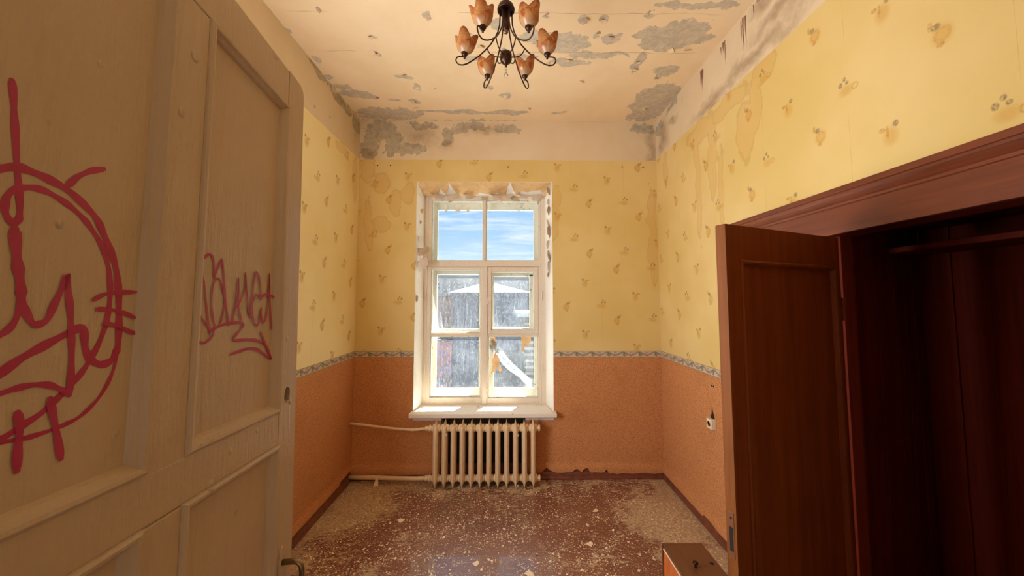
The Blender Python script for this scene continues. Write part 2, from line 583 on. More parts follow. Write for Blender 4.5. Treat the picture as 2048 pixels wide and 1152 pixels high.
M['wood_base'] = simple('brown_baseboard_paint', (128, 72, 50), 0.45, 0.2, 22)
M['bronze'] = simple('dark_bronze_metal', (66, 40, 28), 0.38, 0.2, 30, metal=0.6)
M['steel'] = simple('worn_brass_handle', (150, 128, 96), 0.28, 0.2, 30, metal=0.9)
M['plastic'] = simple('cream_plastic', (236, 222, 194), 0.4, 0.06)
M['soot_and_shade'] = simple('black_soot_and_hole_shade', (34, 26, 20), 0.95, 0.1)  # scorch soot; also the painted shade of holes and slots
M['hole_dark'] = simple('dark_lock_mortise', (62, 36, 18), 0.9, 0.2)


def door_fn(g):
    x, y, z = g.xyz()
    br = g.noise(34, 5, 0.7, sc=(1.0, 1.0, 0.10)); n2 = g.noise(4, 3); n3 = g.noise(110, 2)
    vd, vc = g.voro(14, sc=(1, 1, .8)); r_, _, _ = g.xyz(vc)
    drip = g.step(vd - g.m('POWER', r_, 5.0) * 0.14, 0.02, -0.05)
    col = g.mix(g.step(n2, .3, .75) * 0.5, lin(190, 166, 136), lin(178, 153, 121))
    col = g.mix(g.step(br, .55, .8) * 0.18, col, lin(140, 104, 66))
    return dict(color=col, rough=g.sat(0.36 + n3 * 0.15), spec=0.5, normal=g.bump(br * 0.8 + drip * 0.8 + n3 * 0.14, 0.8, 0.005))
M['door'] = material('beige_gloss_door_paint', door_fn)


def graf_fn(g):
    n = g.noise(70, 3, 0.7)
    b = g.node('ShaderNodeBsdfPrincipled')
    g.put(b.inputs['Base Color'], g.mix(g.step(n, .3, .7), lin(186, 32, 92), lin(168, 22, 72)))
    b.inputs['Roughness'].default_value = 0.45
    t = g.node('ShaderNodeBsdfTransparent')
    mx = g.node('ShaderNodeMixShader')
    g.put(mx.inputs[0], g.step(n, -0.6, 1.0) * 0.35 + 0.62)
    g.link(t.outputs[0], mx.inputs[1]); g.link(b.outputs[0], mx.inputs[2])
    return V(g, mx.outputs[0])
M['graffiti'] = material('crimson_marker_ink', graf_fn)


def wood_fn(a, b, rough=0.4, ax='z', scale=22, spec=0.5):
    sc = {'z': (1, 1, 0.05), 'y': (1, 0.05, 1), 'x': (0.05, 1, 1)}[ax]
    def fn(g):
        n = g.noise(scale, 6, 0.7, sc=sc, dist=0.3); n2 = g.noise(3, 3)
        col = g.mix(g.step(n, .3, .72), lin(*a), lin(*b))
        col = g.mix(g.step(n2, .4, .8) * 0.3, col, lin(*[c * 0.75 for c in b]))
        return dict(color=col, rough=rough, spec=spec, normal=g.bump(n, 0.18, 0.002))
    return fn
M['leaf'] = material('dark_brown_door_varnish', wood_fn((130, 62, 14), (106, 46, 7), 0.5, spec=0.2))
M['leaf_edge'] = material('lit_brown_door_edge', wood_fn((128, 74, 30), (102, 54, 18), 0.6, spec=0.15))  # door brown toned lighter for the light its free edge catches
M['casing'] = material('reddish_brown_casing', wood_fn((124, 62, 34), (98, 46, 22), 0.36, 'y'))
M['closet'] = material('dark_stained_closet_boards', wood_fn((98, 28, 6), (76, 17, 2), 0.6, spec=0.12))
M['box_dark'] = material('brown_cabinet_paint', wood_fn((112, 66, 36), (98, 56, 30), 0.42, 'y', 12))
M['box_light'] = material('orange_veneer', wood_fn((206, 112, 52), (172, 78, 28), 0.4))


def glass_fn(dirt, streak):
    def fn(g):
        x, y, z = g.xyz()
        t = g.node('ShaderNodeBsdfTransparent'); t.inputs[0].default_value = (0.97, 0.985, 0.98, 1)
        gl = g.node('ShaderNodeBsdfGlossy'); gl.inputs['Roughness'].default_value = 0.0
        fr = g.node('ShaderNodeFresnel'); fr.inputs[0].default_value = 1.45
        m1 = g.node('ShaderNodeMixShader')
        geo = g.node('ShaderNodeNewGeometry'); g.link(V(g, fr.outputs[0]) * (1.0 - V(g, geo.outputs['Backfacing'])), m1.inputs[0]); g.link(t.outputs[0], m1.inputs[1]); g.link(gl.outputs[0], m1.inputs[2])
        df = g.node('ShaderNodeBsdfDiffuse'); df.inputs[0].default_value = (.82, .86, .88, 1)
        tr = g.node('ShaderNodeBsdfTranslucent'); tr.inputs[0].default_value = (.82, .86, .90, 1)
        m2 = g.node('ShaderNodeMixShader'); m2.inputs[0].default_value = 0.6
        g.link(df.outputs[0], m2.inputs[1]); g.link(tr.outputs[0], m2.inputs[2])
        n1 = g.noise(260, 3, 0.75); n2 = g.noise(44, 4, 0.7, sc=(1, 1, 0.08)); n3 = g.noise(3, 3); n4 = g.noise(120, 2, 0.5, sc=(1, 1, 0.3))
        f = dirt * (g.step(n1, .48, .66) * 1.6 + 0.15 + g.step(n4, .52, .66) * 0.8) + streak * g.step(n2, .52, .75) + dirt * 0.6 * g.step(n3, .4, .7)
        m3 = g.node('ShaderNodeMixShader')
        g.link(g.sat(f * (1.0 - V(g, geo.outputs['Backfacing']))), m3.inputs[0]); g.link(m1.outputs[0], m3.inputs[1]); g.link(m2.outputs[0], m3.inputs[2])
        return V(g, m3.outputs[0])
    return fn
M['pane_in'] = material('dusty_inner_glass', glass_fn(0.025, 0.02))
M['pane_out'] = material('grimy_outer_glass', glass_fn(0.11, 0.10))
M['pane_top'] = material('clean_upper_glass', glass_fn(0.015, 0.01))


def film_fn(g):
    t = g.node('ShaderNodeBsdfTransparent')
    b = g.node('ShaderNodeBsdfTranslucent'); b.inputs[0].default_value = (.42, .45, .46, 1)
    gl = g.node('ShaderNodeBsdfDiffuse'); gl.inputs[0].default_value = (.9, .9, .9, 1)
    a = g.node('ShaderNodeAddShader'); g.link(b.outputs[0], a.inputs[0]); g.link(gl.outputs[0], a.inputs[1])
    m_ = g.node('ShaderNodeMixShader')
    n = g.noise(30, 4, .7)
    g.link(g.step(n, .3, .7) * 0.45 + 0.12, m_.inputs[0]); g.link(t.outputs[0], m_.inputs[1]); g.link(b.outputs[0], m_.inputs[2])
    return V(g, m_.outputs[0])
M['film'] = material('clear_plastic_tape', film_fn)
M['paper'] = simple('torn_tan_paper', (226, 178, 124), 0.85, 0.15)


def shade_fn(g):
    n = g.noise(16, 4, 0.6, dist=2.2)
    x, y, z = g.xyz()
    col = g.mix(g.step(n, .38, .62), lin(220, 168, 108), lin(188, 102, 46))
    col = g.mix(g.step(z, 0.07, 0.10) * 0.7, col, lin(170, 82, 32))
    col = g.mix(g.step(z, 0.035, 0.0) * 0.8, col, lin(216, 190, 150))
    d1 = g.node('ShaderNodeBsdfPrincipled'); g.put(d1.inputs['Base Color'], col); d1.inputs['Roughness'].default_value = 0.25
    t = g.node('ShaderNodeBsdfTranslucent'); g.put(t.inputs[0], col)
    m_ = g.node('ShaderNodeMixShader'); m_.inputs[0].default_value = 0.45
    g.link(d1.outputs[0], m_.inputs[1]); g.link(t.outputs[0], m_.inputs[2])
    return V(g, m_.outputs[0])
M['shade'] = material('marbled_amber_glass', shade_fn)
M['crystal'] = material('clear_glass_bead', lambda g: dict(color=(0.95, 0.95, 0.93, 1), rough=0.05, trans=0.9, spec=0.6))

M['ext_wall'] = simple('grey_blue_render', (70, 80, 100), 0.9, 0.25, 4)
M['ext_wall2'] = simple('dark_annex_boards', (56, 66, 86), 0.9, 0.25, 6)
M['ext_brick'] = simple('dull_red_brick', (104, 74, 72), 0.9, 0.2, 9)
M['ext_brick2'] = simple('dark_grey_brick', (56, 56, 68), 0.9, 0.2, 9)
M['ext_roof'] = simple('white_painted_tin', (140, 146, 154), 0.5, 0.05)
M['ext_seam'] = simple('grey_tin_seam', (120, 130, 142), 0.5, 0.05)
M['ext_tile'] = simple('dark_slate_tile', (16, 20, 27), 0.95, 0.2, 9, spec=0.1)
M['ext_white'] = simple('white_roof_fitting', (232, 234, 236), 0.7, 0.05)
M['ext_pale'] = simple('pale_louvre_paint', (118, 110, 98), 0.8, 0.1)
M['ext_dark'] = simple('louvre_gap_shade', (40, 42, 48), 0.9, 0.1)  # dark backing painted for the shade between the pale slats
M['ext_ground'] = simple('courtyard_concrete', (184, 182, 178), 0.95, 0.2, 2)
M['ext_glass'] = simple('dark_window_glass', (52, 60, 72), 0.15, 0.1)


def mural_fn(g):
    n = g.noise(1.6, 3, .6, dist=1.2); n2 = g.noise(2.6, 2, .5, dist=2.0); n3 = g.noise(12, 4)
    col = g.mix(g.step(n, .4, .5), lin(92, 70, 70), lin(128, 66, 66))
    col = g.mix(g.step(n2, .52, .58), col, lin(82, 62, 112))
    col = g.mix(g.step(n2, .40, .36), col, lin(62, 78, 120))
    col = g.mix(g.step(n3, .4, .7) * 0.4, col, lin(62, 60, 68))
    return dict(color=col, rough=0.9)
M['mural'] = material('sprayed_wall_paint', mural_fn)

# ------------------------------------------------------------------ the room shell
XL, XR, YB, YF = -1.494, 1.499, 3.6, -0.6
ZC, ZW = 3.52, 3.113
WX0, WX1, WZ0, WZ1 = -0.915, 0.441, 0.604, 2.89         # window opening in the room face
OY0, OY1, OZ1 = 0.84, 2.20, 2.007                       # closet opening in the right wall
NX0, NX1, NZ0, NZ1 = -0.64, 0.17, 0.04, 0.60            # niche behind the radiator


def shell(mb, u_cuts, v_cuts, holes, put):
    for a, b in zip(u_cuts, u_cuts[1:]):
        for c, d_ in zip(v_cuts, v_cuts[1:]):
            m_, n_ = (a + b) / 2, (c + d_) / 2
            if any(h[0] < m_ < h[1] and h[2] < n_ < h[3] for h in holes): continue
            put(mb, a, b, c, d_)


zero = lambda u, v: np.zeros_like(u)

# floor
mb = MB(); mb.box(XL - .15, 2.45, -1.2, YB + .2, -0.12, -0.004)
floor = tag(mb.build('floor', M['wood_base']), 'brown painted parquet floor littered with dust and paint chips', 'floor', kind='structure')
def dust(u, v):
    a = np.clip((np.abs(u - (-0.02)) - 0.95) / 0.45, 0, 1)
    b = np.clip((v - 3.12) / 0.42, 0, 1) * np.where(u < 0.35, 1.0, 0.55)
    c = np.clip(1 - np.sqrt(((u - 1.25) / 0.5) ** 2 + ((v - 2.95) / 0.65) ** 2), 0, 1) * 1.4
    d_ = np.clip(1 - np.sqrt(((u + 1.25) / 0.5) ** 2 + ((v - 3.2) / 0.6) ** 2), 0, 1) * 1.2
    e = blobs(u, v, [(.45, 2.5, .3, .12), (.2, 2.95, .2, .08), (-.7, 2.75, .25, .1), (.85, 2.75, .2, .15), (-1.0, 2.4, .3, .2), (.1, 3.35, .5, .12)], .12, 4) * .55
    a = np.maximum(a, e)
    return np.clip(np.maximum(np.maximum(a * 0.62, b * 0.75), np.maximum(c, d_)) + (fbm(u * 3, v * 3) - .5) * 0.25, 0, 1)
grid_sheet('painted_surface', M['floor'], floor, lambda u, v: (u, v, u * 0), XL, XR, -0.9, YB, 0.03, {'dust': dust})

# ceiling
PEEL = [(1.15, 2.39, 0.245, 0.094), (1.25, 2.31, 0.118, 0.08), (1.04, 2.5, 0.118, 0.034), (1.2, 2.12, 0.211, 0.025), (0.99, 2.68, 0.034, 0.11), (1.25, 2.78, 0.091, 0.071), (0.73, 2.43, 0.042, 0.038), (0.49, 2.27, 0.029, 0.033), (0.63, 2.28, 0.025, 0.034), (0.62, 2.39, 0.027, 0.024), (0.25, 2.23, 0.039, 0.02), (0.35, 2.45, 0.183, 0.061), (0.43, 2.49, 0.156, 0.058), (0.65, 2.59, 0.192, 0.027), (0.46, 2.68, 0.137, 0.039), (-0.07, 2.3, 0.05, 0.054), (-0.02, 2.55, 0.032, 0.042), (-0.26, 2.64, 0.066, 0.031), (-0.28, 2.4, 0.041, 0.02), (-0.2, 2.52, 0.02, 0.02), (1.33, 3.21, 0.17, 0.219), (1.32, 3.46, 0.135, 0.12), (-1.25, 3.46, 0.2, 0.097), (-1.04, 3.48, 0.174, 0.098), (-1.35, 3.13, 0.133, 0.048), (-1.25, 3.17, 0.098, 0.035), (-0.84, 2.87, 0.053, 0.026), (-0.79, 3.02, 0.021, 0.05), (-1.04, 3.22, 0.07, 0.023), (-0.87, 3.25, 0.045, 0.02), (-0.95, 2.43, 0.034, 0.024), (-0.97, 2.61, 0.029, 0.022), (-0.52, 2.22, 0.022, 0.02), (-0.03, 3.13, 0.034, 0.04), (-0.16, 3.0, 0.021, 0.02), (-1.45, 2.66, 0.025, 0.032), (-1.47, 2.37, 0.02, 0.023), (-1.47, 2.88, 0.036, 0.044), (-1.42, 3.02, 0.06, 0.037), (-0.5, 3.42, 0.291, 0.031), (-0.02, 3.43, 0.186, 0.042), (0.48, 3.44, 0.067, 0.021), (0.15, 2.4, 0.075, 0.04), (0.11, 2.62, 0.082, 0.028), (0.91, 2.21, 0.044, 0.02), (1.02, 2.14, 0.102, 0.021)]
mb = MB(); mb.box(XL - .15, XR + .15, YF, YB + .75, ZC + .01, ZC + .12)
ceiling = tag(mb.build('ceiling', M['ceiling']), 'peach painted ceiling peeling in grey patches', 'ceiling', kind='structure')
ceil_peel = lambda u, v: np.maximum(blobs(u, v, [(a, b, c * 1.12, d_ * 1.12) for a, b, c, d_ in PEEL], 0.055, 11),
                                    np.clip((v - 3.36) / 0.24, 0, 1) * (0.30 + 0.35 * fbm(u * 4, v * 4)) * np.where(u < 0.2, 1, .75))
ceil_edge_tone = lambda u, v: np.clip((v - 3.3) / .35, 0, 1) * 0.30 * fbm(u * 5, v * 5) + np.clip((np.abs(u + .05) - 1.36) / .12, 0, 1) * .35 * fbm(u * 6, v * 6)  # browner, patchy tone towards the back and side edges
grid_sheet('peeling_paint', M['ceiling'], ceiling, lambda u, v: (u, v, ZC + u * 0), XL, XR, YF, YB, 0.018,
           {'peel': ceil_peel, 'stain': ceil_edge_tone, 'rust': zero})
FL = [(-0.52, 2.22), (-0.95, 2.43), (-0.97, 2.61), (-0.83, 2.87), (-0.79, 3.02), (-0.03, 3.13), (0.49, 2.27), (0.63, 2.28), (0.62, 2.39), (0.71, 2.43), (1.0, 2.69), (1.25, 2.79), (0.25, 2.23), (0.54, 3.43), (-0.87, 3.37), (0.19, 3.36), (-0.2, 2.52), (-1.01, 2.56), (-1.2, 2.17), (-0.62, 3.04), (-0.24, 2.4), (0.91, 2.2), (0.6, 2.93), (1.0, 2.77), (1.2, 2.88), (1.17, 2.52), (-0.87, 3.25), (-1.18, 3.2), (0.46, 2.67), (1.31, 2.55), (-0.16, 3.0), (1.28, 3.36)]
for k, (fx, fy) in enumerate(FL):
    me = flake_mesh('paint_flake', random.uniform(.035, .075), random.uniform(.03, .055), random.uniform(.7, 1.5), seed=k)
    o = link('paint_flake', me, M['cream_flake'] if k % 3 else M['grey_flake'], ceiling)
    o.location = (fx, fy, ZC - 0.001)
    o.rotation_euler = (PI - random.uniform(.05, .30), random.uniform(-.15, .15), random.uniform(-.9, .9) + (PI if random.random() < .3 else 0))

# back wall with window opening and radiator niche
mb = MB()
shell(mb, [XL - .15, WX0 - .045, NX0, NX1, WX1 + .045, XR + .15], [-.1, NZ0, NZ1, WZ0, WZ1 + .04, ZC + .1],
      [(WX0 - .045, WX1 + .045, WZ0, WZ1 + .04), (NX0, NX1, NZ0, NZ1)], lambda m_, a, b, c, d_: m_.box(a, b, YB, YB + .75, c, d_))
wall_back = tag(mb.build('wall_back', M['reveal']), 'back wall with yellow paper above orange paper around the window', 'wall', kind='structure')
mb = MB(); mb.box(NX0, NX1, YB + .12, YB + .2, NZ0, NZ1)
mb.build('radiator_niche', M['niche'], wall_back)
mb = MB()
mb.prism([(WX0 - .045, YB), (WX0, YB), (-.883, 3.82), (-.883, 4.35), (WX0 - .045, 4.35)], lambda a, b: (a, b, WZ0), lambda a, b: (a, b, WZ1 + .04))
mb.prism([(WX1 + .045, YB), (WX1, YB), (.390, 3.82), (.390, 4.35), (WX1 + .045, 4.35)], lambda a, b: (a, b, WZ0), lambda a, b: (a, b, WZ1 + .04))
mb.prism([(YB, WZ1 + .04), (YB, WZ1), (3.82, 2.808), (4.35, 2.808), (4.35, WZ1 + .04)], lambda a, b: (WX0 - .045, a, b), lambda a, b: (WX1 + .045, a, b))
mb.build('window_reveal', M['reveal'], wall_back)
BF = [(-1.27, 3.42, .16, .11), (-1.17, 3.28, .10, .14), (-1.02, 3.22, .20, .06), (-.42, 3.45, .22, .05), (-.63, 3.36, .05, .12), (-.88, 3.47, .16, .04),
      (.0, 3.44, .15, .05), (1.36, 3.44, .12, .06), (-1.40, 3.24, .08, .2)]
back = lambda off: (lambda u, v: (u, YB - off + u * 0, v))
grid_sheet('plaster_frieze', M['frieze'], wall_back, back(.0005), XL, XR, ZW - .02, ZC, 0.014,
           {'peel': lambda u, v: blobs(u, v, BF, .06, 9), 'stain': lambda u, v: blobs(u, v, [(-.63, 3.3, .06, .1), (-.25, 3.42, .2, .05), (-1.4, 3.15, .1, .06), (1.45, 3.2, .05, .3), (-.9, 3.36, .2, .12)], .06) * .75, 'rust': zero})
BS = [(-1.27, 2.87, .09, .10), (-1.12, 2.68, .06, .12), (-1.25, 2.47, .07, .08), (-.99, 2.76, .06, .10), (-1.40, 3.02, .06, .14), (-1.38, 2.45, .04, .25),
      (.49, 2.74, .04, .10), (.46, 2.5, .03, .2), (1.44, 2.3, .04, .5)]
hole_w = (WX0, WX1, .55, WZ1)
grid_sheet('yellow_wallpaper', M['wp_back'], wall_back, back(.002), XL, XR, Z_DADO + H_BORD - .004, ZW, 0.02, {'stain': lambda u, v: blobs(u, v, BS, .05, 8)}, holes=[hole_w])
grid_sheet('scroll_border', M['border_x'], wall_back, back(.003), XL, XR, Z_DADO, Z_DADO + H_BORD, 0.06, {}, holes=[hole_w])
def low(off_fn, tear):
    def f(u, v):
        z = v + np.clip((.16 - v) / .08, 0, 1) * tear(u)
        return off_fn(u, .002 + .018 * np.clip((.15 - z) / .05, 0, 1), z)
    return f
tearB = lambda u: np.where((u > .28) & (u < .95), .012 + .05 * (vnoise(u * 11, u * 0 + 3) > .55) * vnoise(u * 30, u * 0) + .035 * np.exp(-((u - .655) / .03) ** 2), 0.0) + .01 * vnoise(u * 25, u * 0 + 8)
low_tone = lambda z: (lambda u, v: np.clip((.16 - v) / .14, 0, 1) * .5 * fbm(u * 6, v * 6))  # patchy tone, darker towards the bottom of the paper
grid_sheet('orange_wallpaper', M['orange'], wall_back, low(lambda u, o, z: (u, YB - o, z), tearB), XL, XR, .05, Z_DADO, 0.02, {'stain': low_tone(0)},
           holes=[hole_w, (NX0, NX1, NZ0, NZ1)])
for px_, pz_ in ((1.36, 3.04), (1.15, 3.045), (-1.31, 3.05), (-1.18, 3.05), (0.0, 3.04)):
    mb = MB(); mb.lathe([(.0045, -.006), (.006, -.008), (.006, -.012), (.001, -.013)], 8, (px_, YB, pz_), 'y'); mb.build('nail', M['bronze'], wall_back)

# left wall
mb = MB(); mb.box(XL - .15, XL, YF, YB, -.1, ZC + .1)
wall_left = tag(mb.build('wall_left', M['reveal']), 'left wall with bright yellow paper behind the beige door', 'wall', kind='structure')
left = lambda off: (lambda u, v: (XL + off + u * 0, u, v))
grid_sheet('plaster_frieze', M['frieze'], wall_left, left(.0005), YF, YB, ZW - .02, ZC, 0.02,
           {'peel': lambda u, v: blobs(u, v, [(3.5, 3.42, .12, .08), (3.2, 3.47, .2, .04), (2.8, 3.5, .2, .03), (2.75, 3.2, .02, .015), (3.0, 3.25, .02, .015)], .05, 9),
            'stain': lambda u, v: np.maximum(blobs(u, v, [(3.48, 3.35, .10, .2), (3.2, 3.47, .3, .03)], .06) * .5, np.clip((ZW + .03 - v) / .03, 0, 1) * .3), 'rust': zero})
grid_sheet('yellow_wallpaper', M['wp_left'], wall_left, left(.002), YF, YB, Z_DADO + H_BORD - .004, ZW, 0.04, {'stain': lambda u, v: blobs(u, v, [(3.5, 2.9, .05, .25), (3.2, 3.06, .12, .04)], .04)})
grid_sheet('scroll_border', M['border_y'], wall_left, left(.003), YF, YB, Z_DADO, Z_DADO + H_BORD, 0.06, {})
tearL = lambda u: .012 + .045 * vnoise(u * 9, u * 0 + 3) * (vnoise(u * 4, u * 0 + 6) > .35)
grid_sheet('orange_wallpaper', M['orange'], wall_left, low(lambda u, o, z: (XL + o, u, z), tearL), YF, YB, .07, Z_DADO, 0.025, {'stain': low_tone(0)})

# right wall with the closet opening
mb = MB()
shell(mb, [YF, OY0, OY1, YB], [-.1, OZ1, ZC + .1], [(OY0, OY1, -.1, OZ1)], lambda m_, a, b, c, d_: m_.box(XR, XR + .12, a, b, c, d_))
wall_right = tag(mb.build('wall_right', M['reveal']), 'right wall with water-stained yellow paper over the closet', 'wall', kind='structure')
right = lambda off: (lambda u, v: (XR - off + u * 0, u, v))
DR = [(2.18, 3.50, .26, .005), (2.205, 3.51, .34, .006), (2.225, 3.50, .2, .004), (2.10, 3.51, .13, .004), (2.40, 3.50, .26, .005), (2.42, 3.50, .12, .006), (2.445, 3.48, .10, .004),
      (2.70, 3.485, .24, .006), (2.718, 3.48, .18, .005), (2.685, 3.48, .13, .004), (3.02, 3.45, .16, .003)]
def rust(u, v):
    r_ = np.zeros_like(u)
    for y0, z0, L, w in DR:
        uu = u + 0.004 * (vnoise(v * 40, v * 0 + y0 * 10) - .5)
        t = np.clip((z0 - v) / L, 0, 1); inside = (v < z0) & (v > z0 - L)
        r_ = np.maximum(r_, inside * np.clip(1.25 - np.abs(uu - y0) / (w * 2.0), 0, 1) * (1 - t) ** .6)
    return r_
RS = [(3.38, 3.28, .10, .14), (3.45, 3.18, .08, .08), (3.2, 3.36, .10, .03), (2.0, 3.44, .12, .05), (1.9, 3.30, .25, .05), (1.6, 3.24, .3, .06), (1.3, 3.2, .4, .06), (2.1, 3.18, .4, .05), (2.6, 3.17, .3, .05), (1.75, 3.42, .1, .06)]
grid_sheet('plaster_frieze', M['frieze'], wall_right, right(.0005), YF, YB, ZW - .02, ZC, 0.008,
           {'peel': lambda u, v: blobs(u, v, [(3.5, 3.4, .1, .08), (1.8, 3.49, .3, .03), (3.2, 3.49, .1, .03)], .05, 9), 'stain': lambda u, v: blobs(u, v, RS, .09, 7) * .85, 'rust': rust})
WS = [(2.81, 2.62, .045, .46), (2.60, 2.78, .05, .34), (2.22, 2.78, .09, .20), (2.12, 2.88, .05, .16), (2.38, 3.04, .20, .07), (2.75, 3.02, .2, .08), (3.38, 2.95, .05, .16), (2.05, 3.06, .1, .08), (2.5, 2.5, .03, .3)]
hole_c = (OY0, OY1, -.1, OZ1)
grid_sheet('yellow_wallpaper', M['wp_right'], wall_right, right(.002), YF, YB, Z_DADO + H_BORD - .004, ZW, 0.02, {'stain': lambda u, v: blobs(u, v, WS, .04, 8)}, holes=[hole_c])
grid_sheet('scroll_border', M['border_y'], wall_right, right(.003), OY1, YB, Z_DADO, Z_DADO + H_BORD, 0.06, {})
tearR = lambda u: .008 + .03 * vnoise(u * 9, u * 0 + 13) * (vnoise(u * 3, u * 0 + 16) > .5)
grid_sheet('orange_wallpaper', M['orange'], wall_right, low(lambda u, o, z: (XR - o, u, z), tearR), OY1, YB, .055, Z_DADO, 0.025, {'stain': low_tone(0)})
# scorch above the socket and two old screw holes painted as dark discs
mb = MB(); pts = [(2.69, .838), (2.74, .838), (2.735, .86), (2.728, .865), (2.722, .89), (2.718, .925), (2.712, .895), (2.700, .868), (2.695, .86)]
mb.prism(pts, lambda a, b: (XR - .0045, a, b), lambda a, b: (XR - .002, a, b)); mb.build('scorch_mark', M['soot_and_shade'], wall_right)
for yy in (2.715, 2.690):
    mb = MB(); mb.lathe([(.007, 0), (.006, .001), (.001, .0012)], 8, (XR - .0045, yy, 1.075), 'x'); mb.build('screw_hole', M['soot_and_shade'], wall_right)

for w_, bx_ in ((wall_back, (XL, XR, YB - .0015, YB, 0, .15)), (wall_left, (XL, XL + .0015, YF, YB, 0, .15)), (wall_right, (XR - .0015, XR, OY1, YB, 0, .15))):
    mb = MB(); mb.box(*bx_); mb.build('torn_backing', M['wood_base'], w_)

mb = MB()
shell(mb, [XL - .15, -.70, .66, XR + .12], [-.1, 2.45, ZC + .1], [(-.70, .66, -.1, 2.45)], lambda m_, a, b, c, d_: m_.box(a, b, -.30, .10, c, d_))
tag(mb.build('wall_front', M['frieze_plain']), 'wall behind the camera with the doorway of the beige door', 'wall', kind='structure')
mb = MB(); mb.box(-1.75, 1.75, -2.7, -2.6, -.1, 2.8); mb.box(-1.75, -1.65, -2.6, -.3, -.1, 2.8); mb.box(1.65, 1.75, -2.6, -.3, -.1, 2.8); mb.box(-1.75, 1.75, -2.7, -.3, 2.7, 2.8); mb.box(-1.75, 1.75, -2.7, -1.2, -.12, -.004)  # unseen hall box, added to keep blue sky light off the door
tag(mb.build('wall_hall', M['frieze_plain']), 'plain unseen hall box added behind the camera to shut out sky light', 'wall', kind='structure')

# baseboards: a board with a rounded cap in front
def baseboard(name, put, label):
    prof = [(0, 0), (.020, 0), (.022, .012), (.016, .030), (.014, .052), (.010, .068), (0, .072)]
    mb = MB(); put(mb, prof)
    return tag(mb.build(name, M['wood_base']), label, 'baseboard', kind='structure')
baseboard('baseboard_left', lambda m_, p: m_.prism(p, lambda a, b: (XL + a, YF, b), lambda a, b: (XL + a, YB, b)), 'brown baseboard along the left wall')
baseboard('baseboard_right', lambda m_, p: m_.prism(p, lambda a, b: (XR - a, OY1 + .1, b), lambda a, b: (XR - a, YB, b)), 'brown baseboard along the right wall')
baseboard('baseboard_back', lambda m_, p: m_.prism(p, lambda a, b: (XL, YB - a, b), lambda a, b: (XR, YB - a, b)), 'brown baseboard under the window, paper torn above it')

# ------------------------------------------------------------------ window
win = tag(empty('window_1', (0, 3.82, 0)), 'tall white double window with peeling paint and dusty panes', 'window', kind='structure')
def wpart(name, boxes, mat, bevel=.003, parent=None):
    mb = MB()
    for x0, x1, y0, y1, z0, z1 in boxes: mb.box(x0, x1, y0 - 3.82, y1 - 3.82, z0, z1)
    return mb.build(name, M[mat], parent or win, bevel)
Y0, Y1 = 3.82, 3.885
wpart('window_frame', [(-.90, -.846, Y0, Y1, .61, 2.83), (.345, .405, Y0, Y1, .61, 2.83), (-.846, .345, Y0, Y1, 2.780, 2.83), (-.846, .345, Y0, Y1, .61, .645)], 'frame')
wpart('transom', [(-.846, .345, Y0 - .004, Y1, 2.052, 2.116)], 'frame')
wpart('top_sash', [(-.846, -.808, Y0 + .006, Y1, 2.116, 2.780), (.328, .345, Y0 + .006, Y1, 2.116, 2.780), (-.808, .328, Y0 + .006, Y1, 2.764, 2.780)], 'frame')
wpart('glazing_bar', [(-.262, -.236, Y0 + .008, Y1, 2.116, 2.764)], 'frame')
ls = wpart('left_sash', [(-.846, -.808, Y0 + .002, Y1, .645, 2.052), (-.283, -.256, Y0 + .002, Y1, .645, 2.052), (-.808, -.283, Y0 + .002, Y1, 2.029, 2.052), (-.808, -.283, Y0 + .002, Y1, .645, .707)], 'frame')
wpart('glazing_bar', [(-.808, -.283, Y0 + .006, Y1, 1.330, 1.362)], 'frame')
wpart('meeting_stile', [(-.268, -.222, Y0 - .014, Y0 + .02, .645, 2.052)], 'frame')
rs = wpart('right_sash', [(-.222, -.208, Y0 + .002, Y1, .645, 2.052), (.312, .345, Y0 + .002, Y1, .645, 2.052), (-.208, .312, Y0 + .002, Y1, .645, .698), (-.208, .312, Y0 + .004, Y1, 1.332, 1.352)], 'frame')
fo = wpart('vent_sash', [(-.208, -.175, Y0 - .008, Y1 - .01, 1.354, 2.049), (.274, .314, Y0 - .008, Y1 - .01, 1.354, 2.049), (-.175, .274, Y0 - .008, Y1 - .01, 2.003, 2.049), (-.175, .274, Y0 - .008, Y1 - .01, 1.354, 1.393)], 'frame')
# putty fillets round the panes
for zs, xs in (((2.116, 2.764), (-.808, -.262)), ((2.116, 2.764), (-.236, .328)), ((1.362, 2.029), (-.808, -.283)), ((.707, 1.330), (-.808, -.283)), ((.698, 1.332), (-.208, .312)), ((1.393, 2.003), (-.175, .274))):
    a, b = xs; c, d_ = zs; t = .010
    wpart('putty', [(a, a + t, Y0 + .02, Y1, c, d_), (b - t, b, Y0 + .02, Y1, c, d_), (a + t, b - t, Y0 + .02, Y1, c, c + t), (a + t, b - t, Y0 + .02, Y1, d_ - t, d_)], 'outer_frame', .002)
    wpart('pane', [(a, b, Y0 + .045, Y0 + .049, c, d_)], 'pane_top' if c > 2.1 else 'pane_in', 0)
# hinges, latches
for hx, hz in ((-.218, 1.97), (-.218, 1.50), (-.218, 1.40), (-.218, .76), (.352, 1.0), (.352, 1.75), (-.855, 1.0), (-.855, 1.75)):
    mb = MB(); mb.tube([(hx, -.012, hz - .045), (hx, -.012, hz + .045)], .006, 8); mb.box(hx - .008, hx + .008, -.008, 0.0, hz - .03, hz + .03)
    mb.build('hinge', M['frame'], win)
mb = MB(); mb.box(-.236, -.208, -.020, -.010, 1.66, 1.72); mb.tube([(-.212, -.02, 1.69), (-.185, -.034, 1.69), (-.178, -.034, 1.70)], .006, 8); mb.build('latch', M['frame'], win)
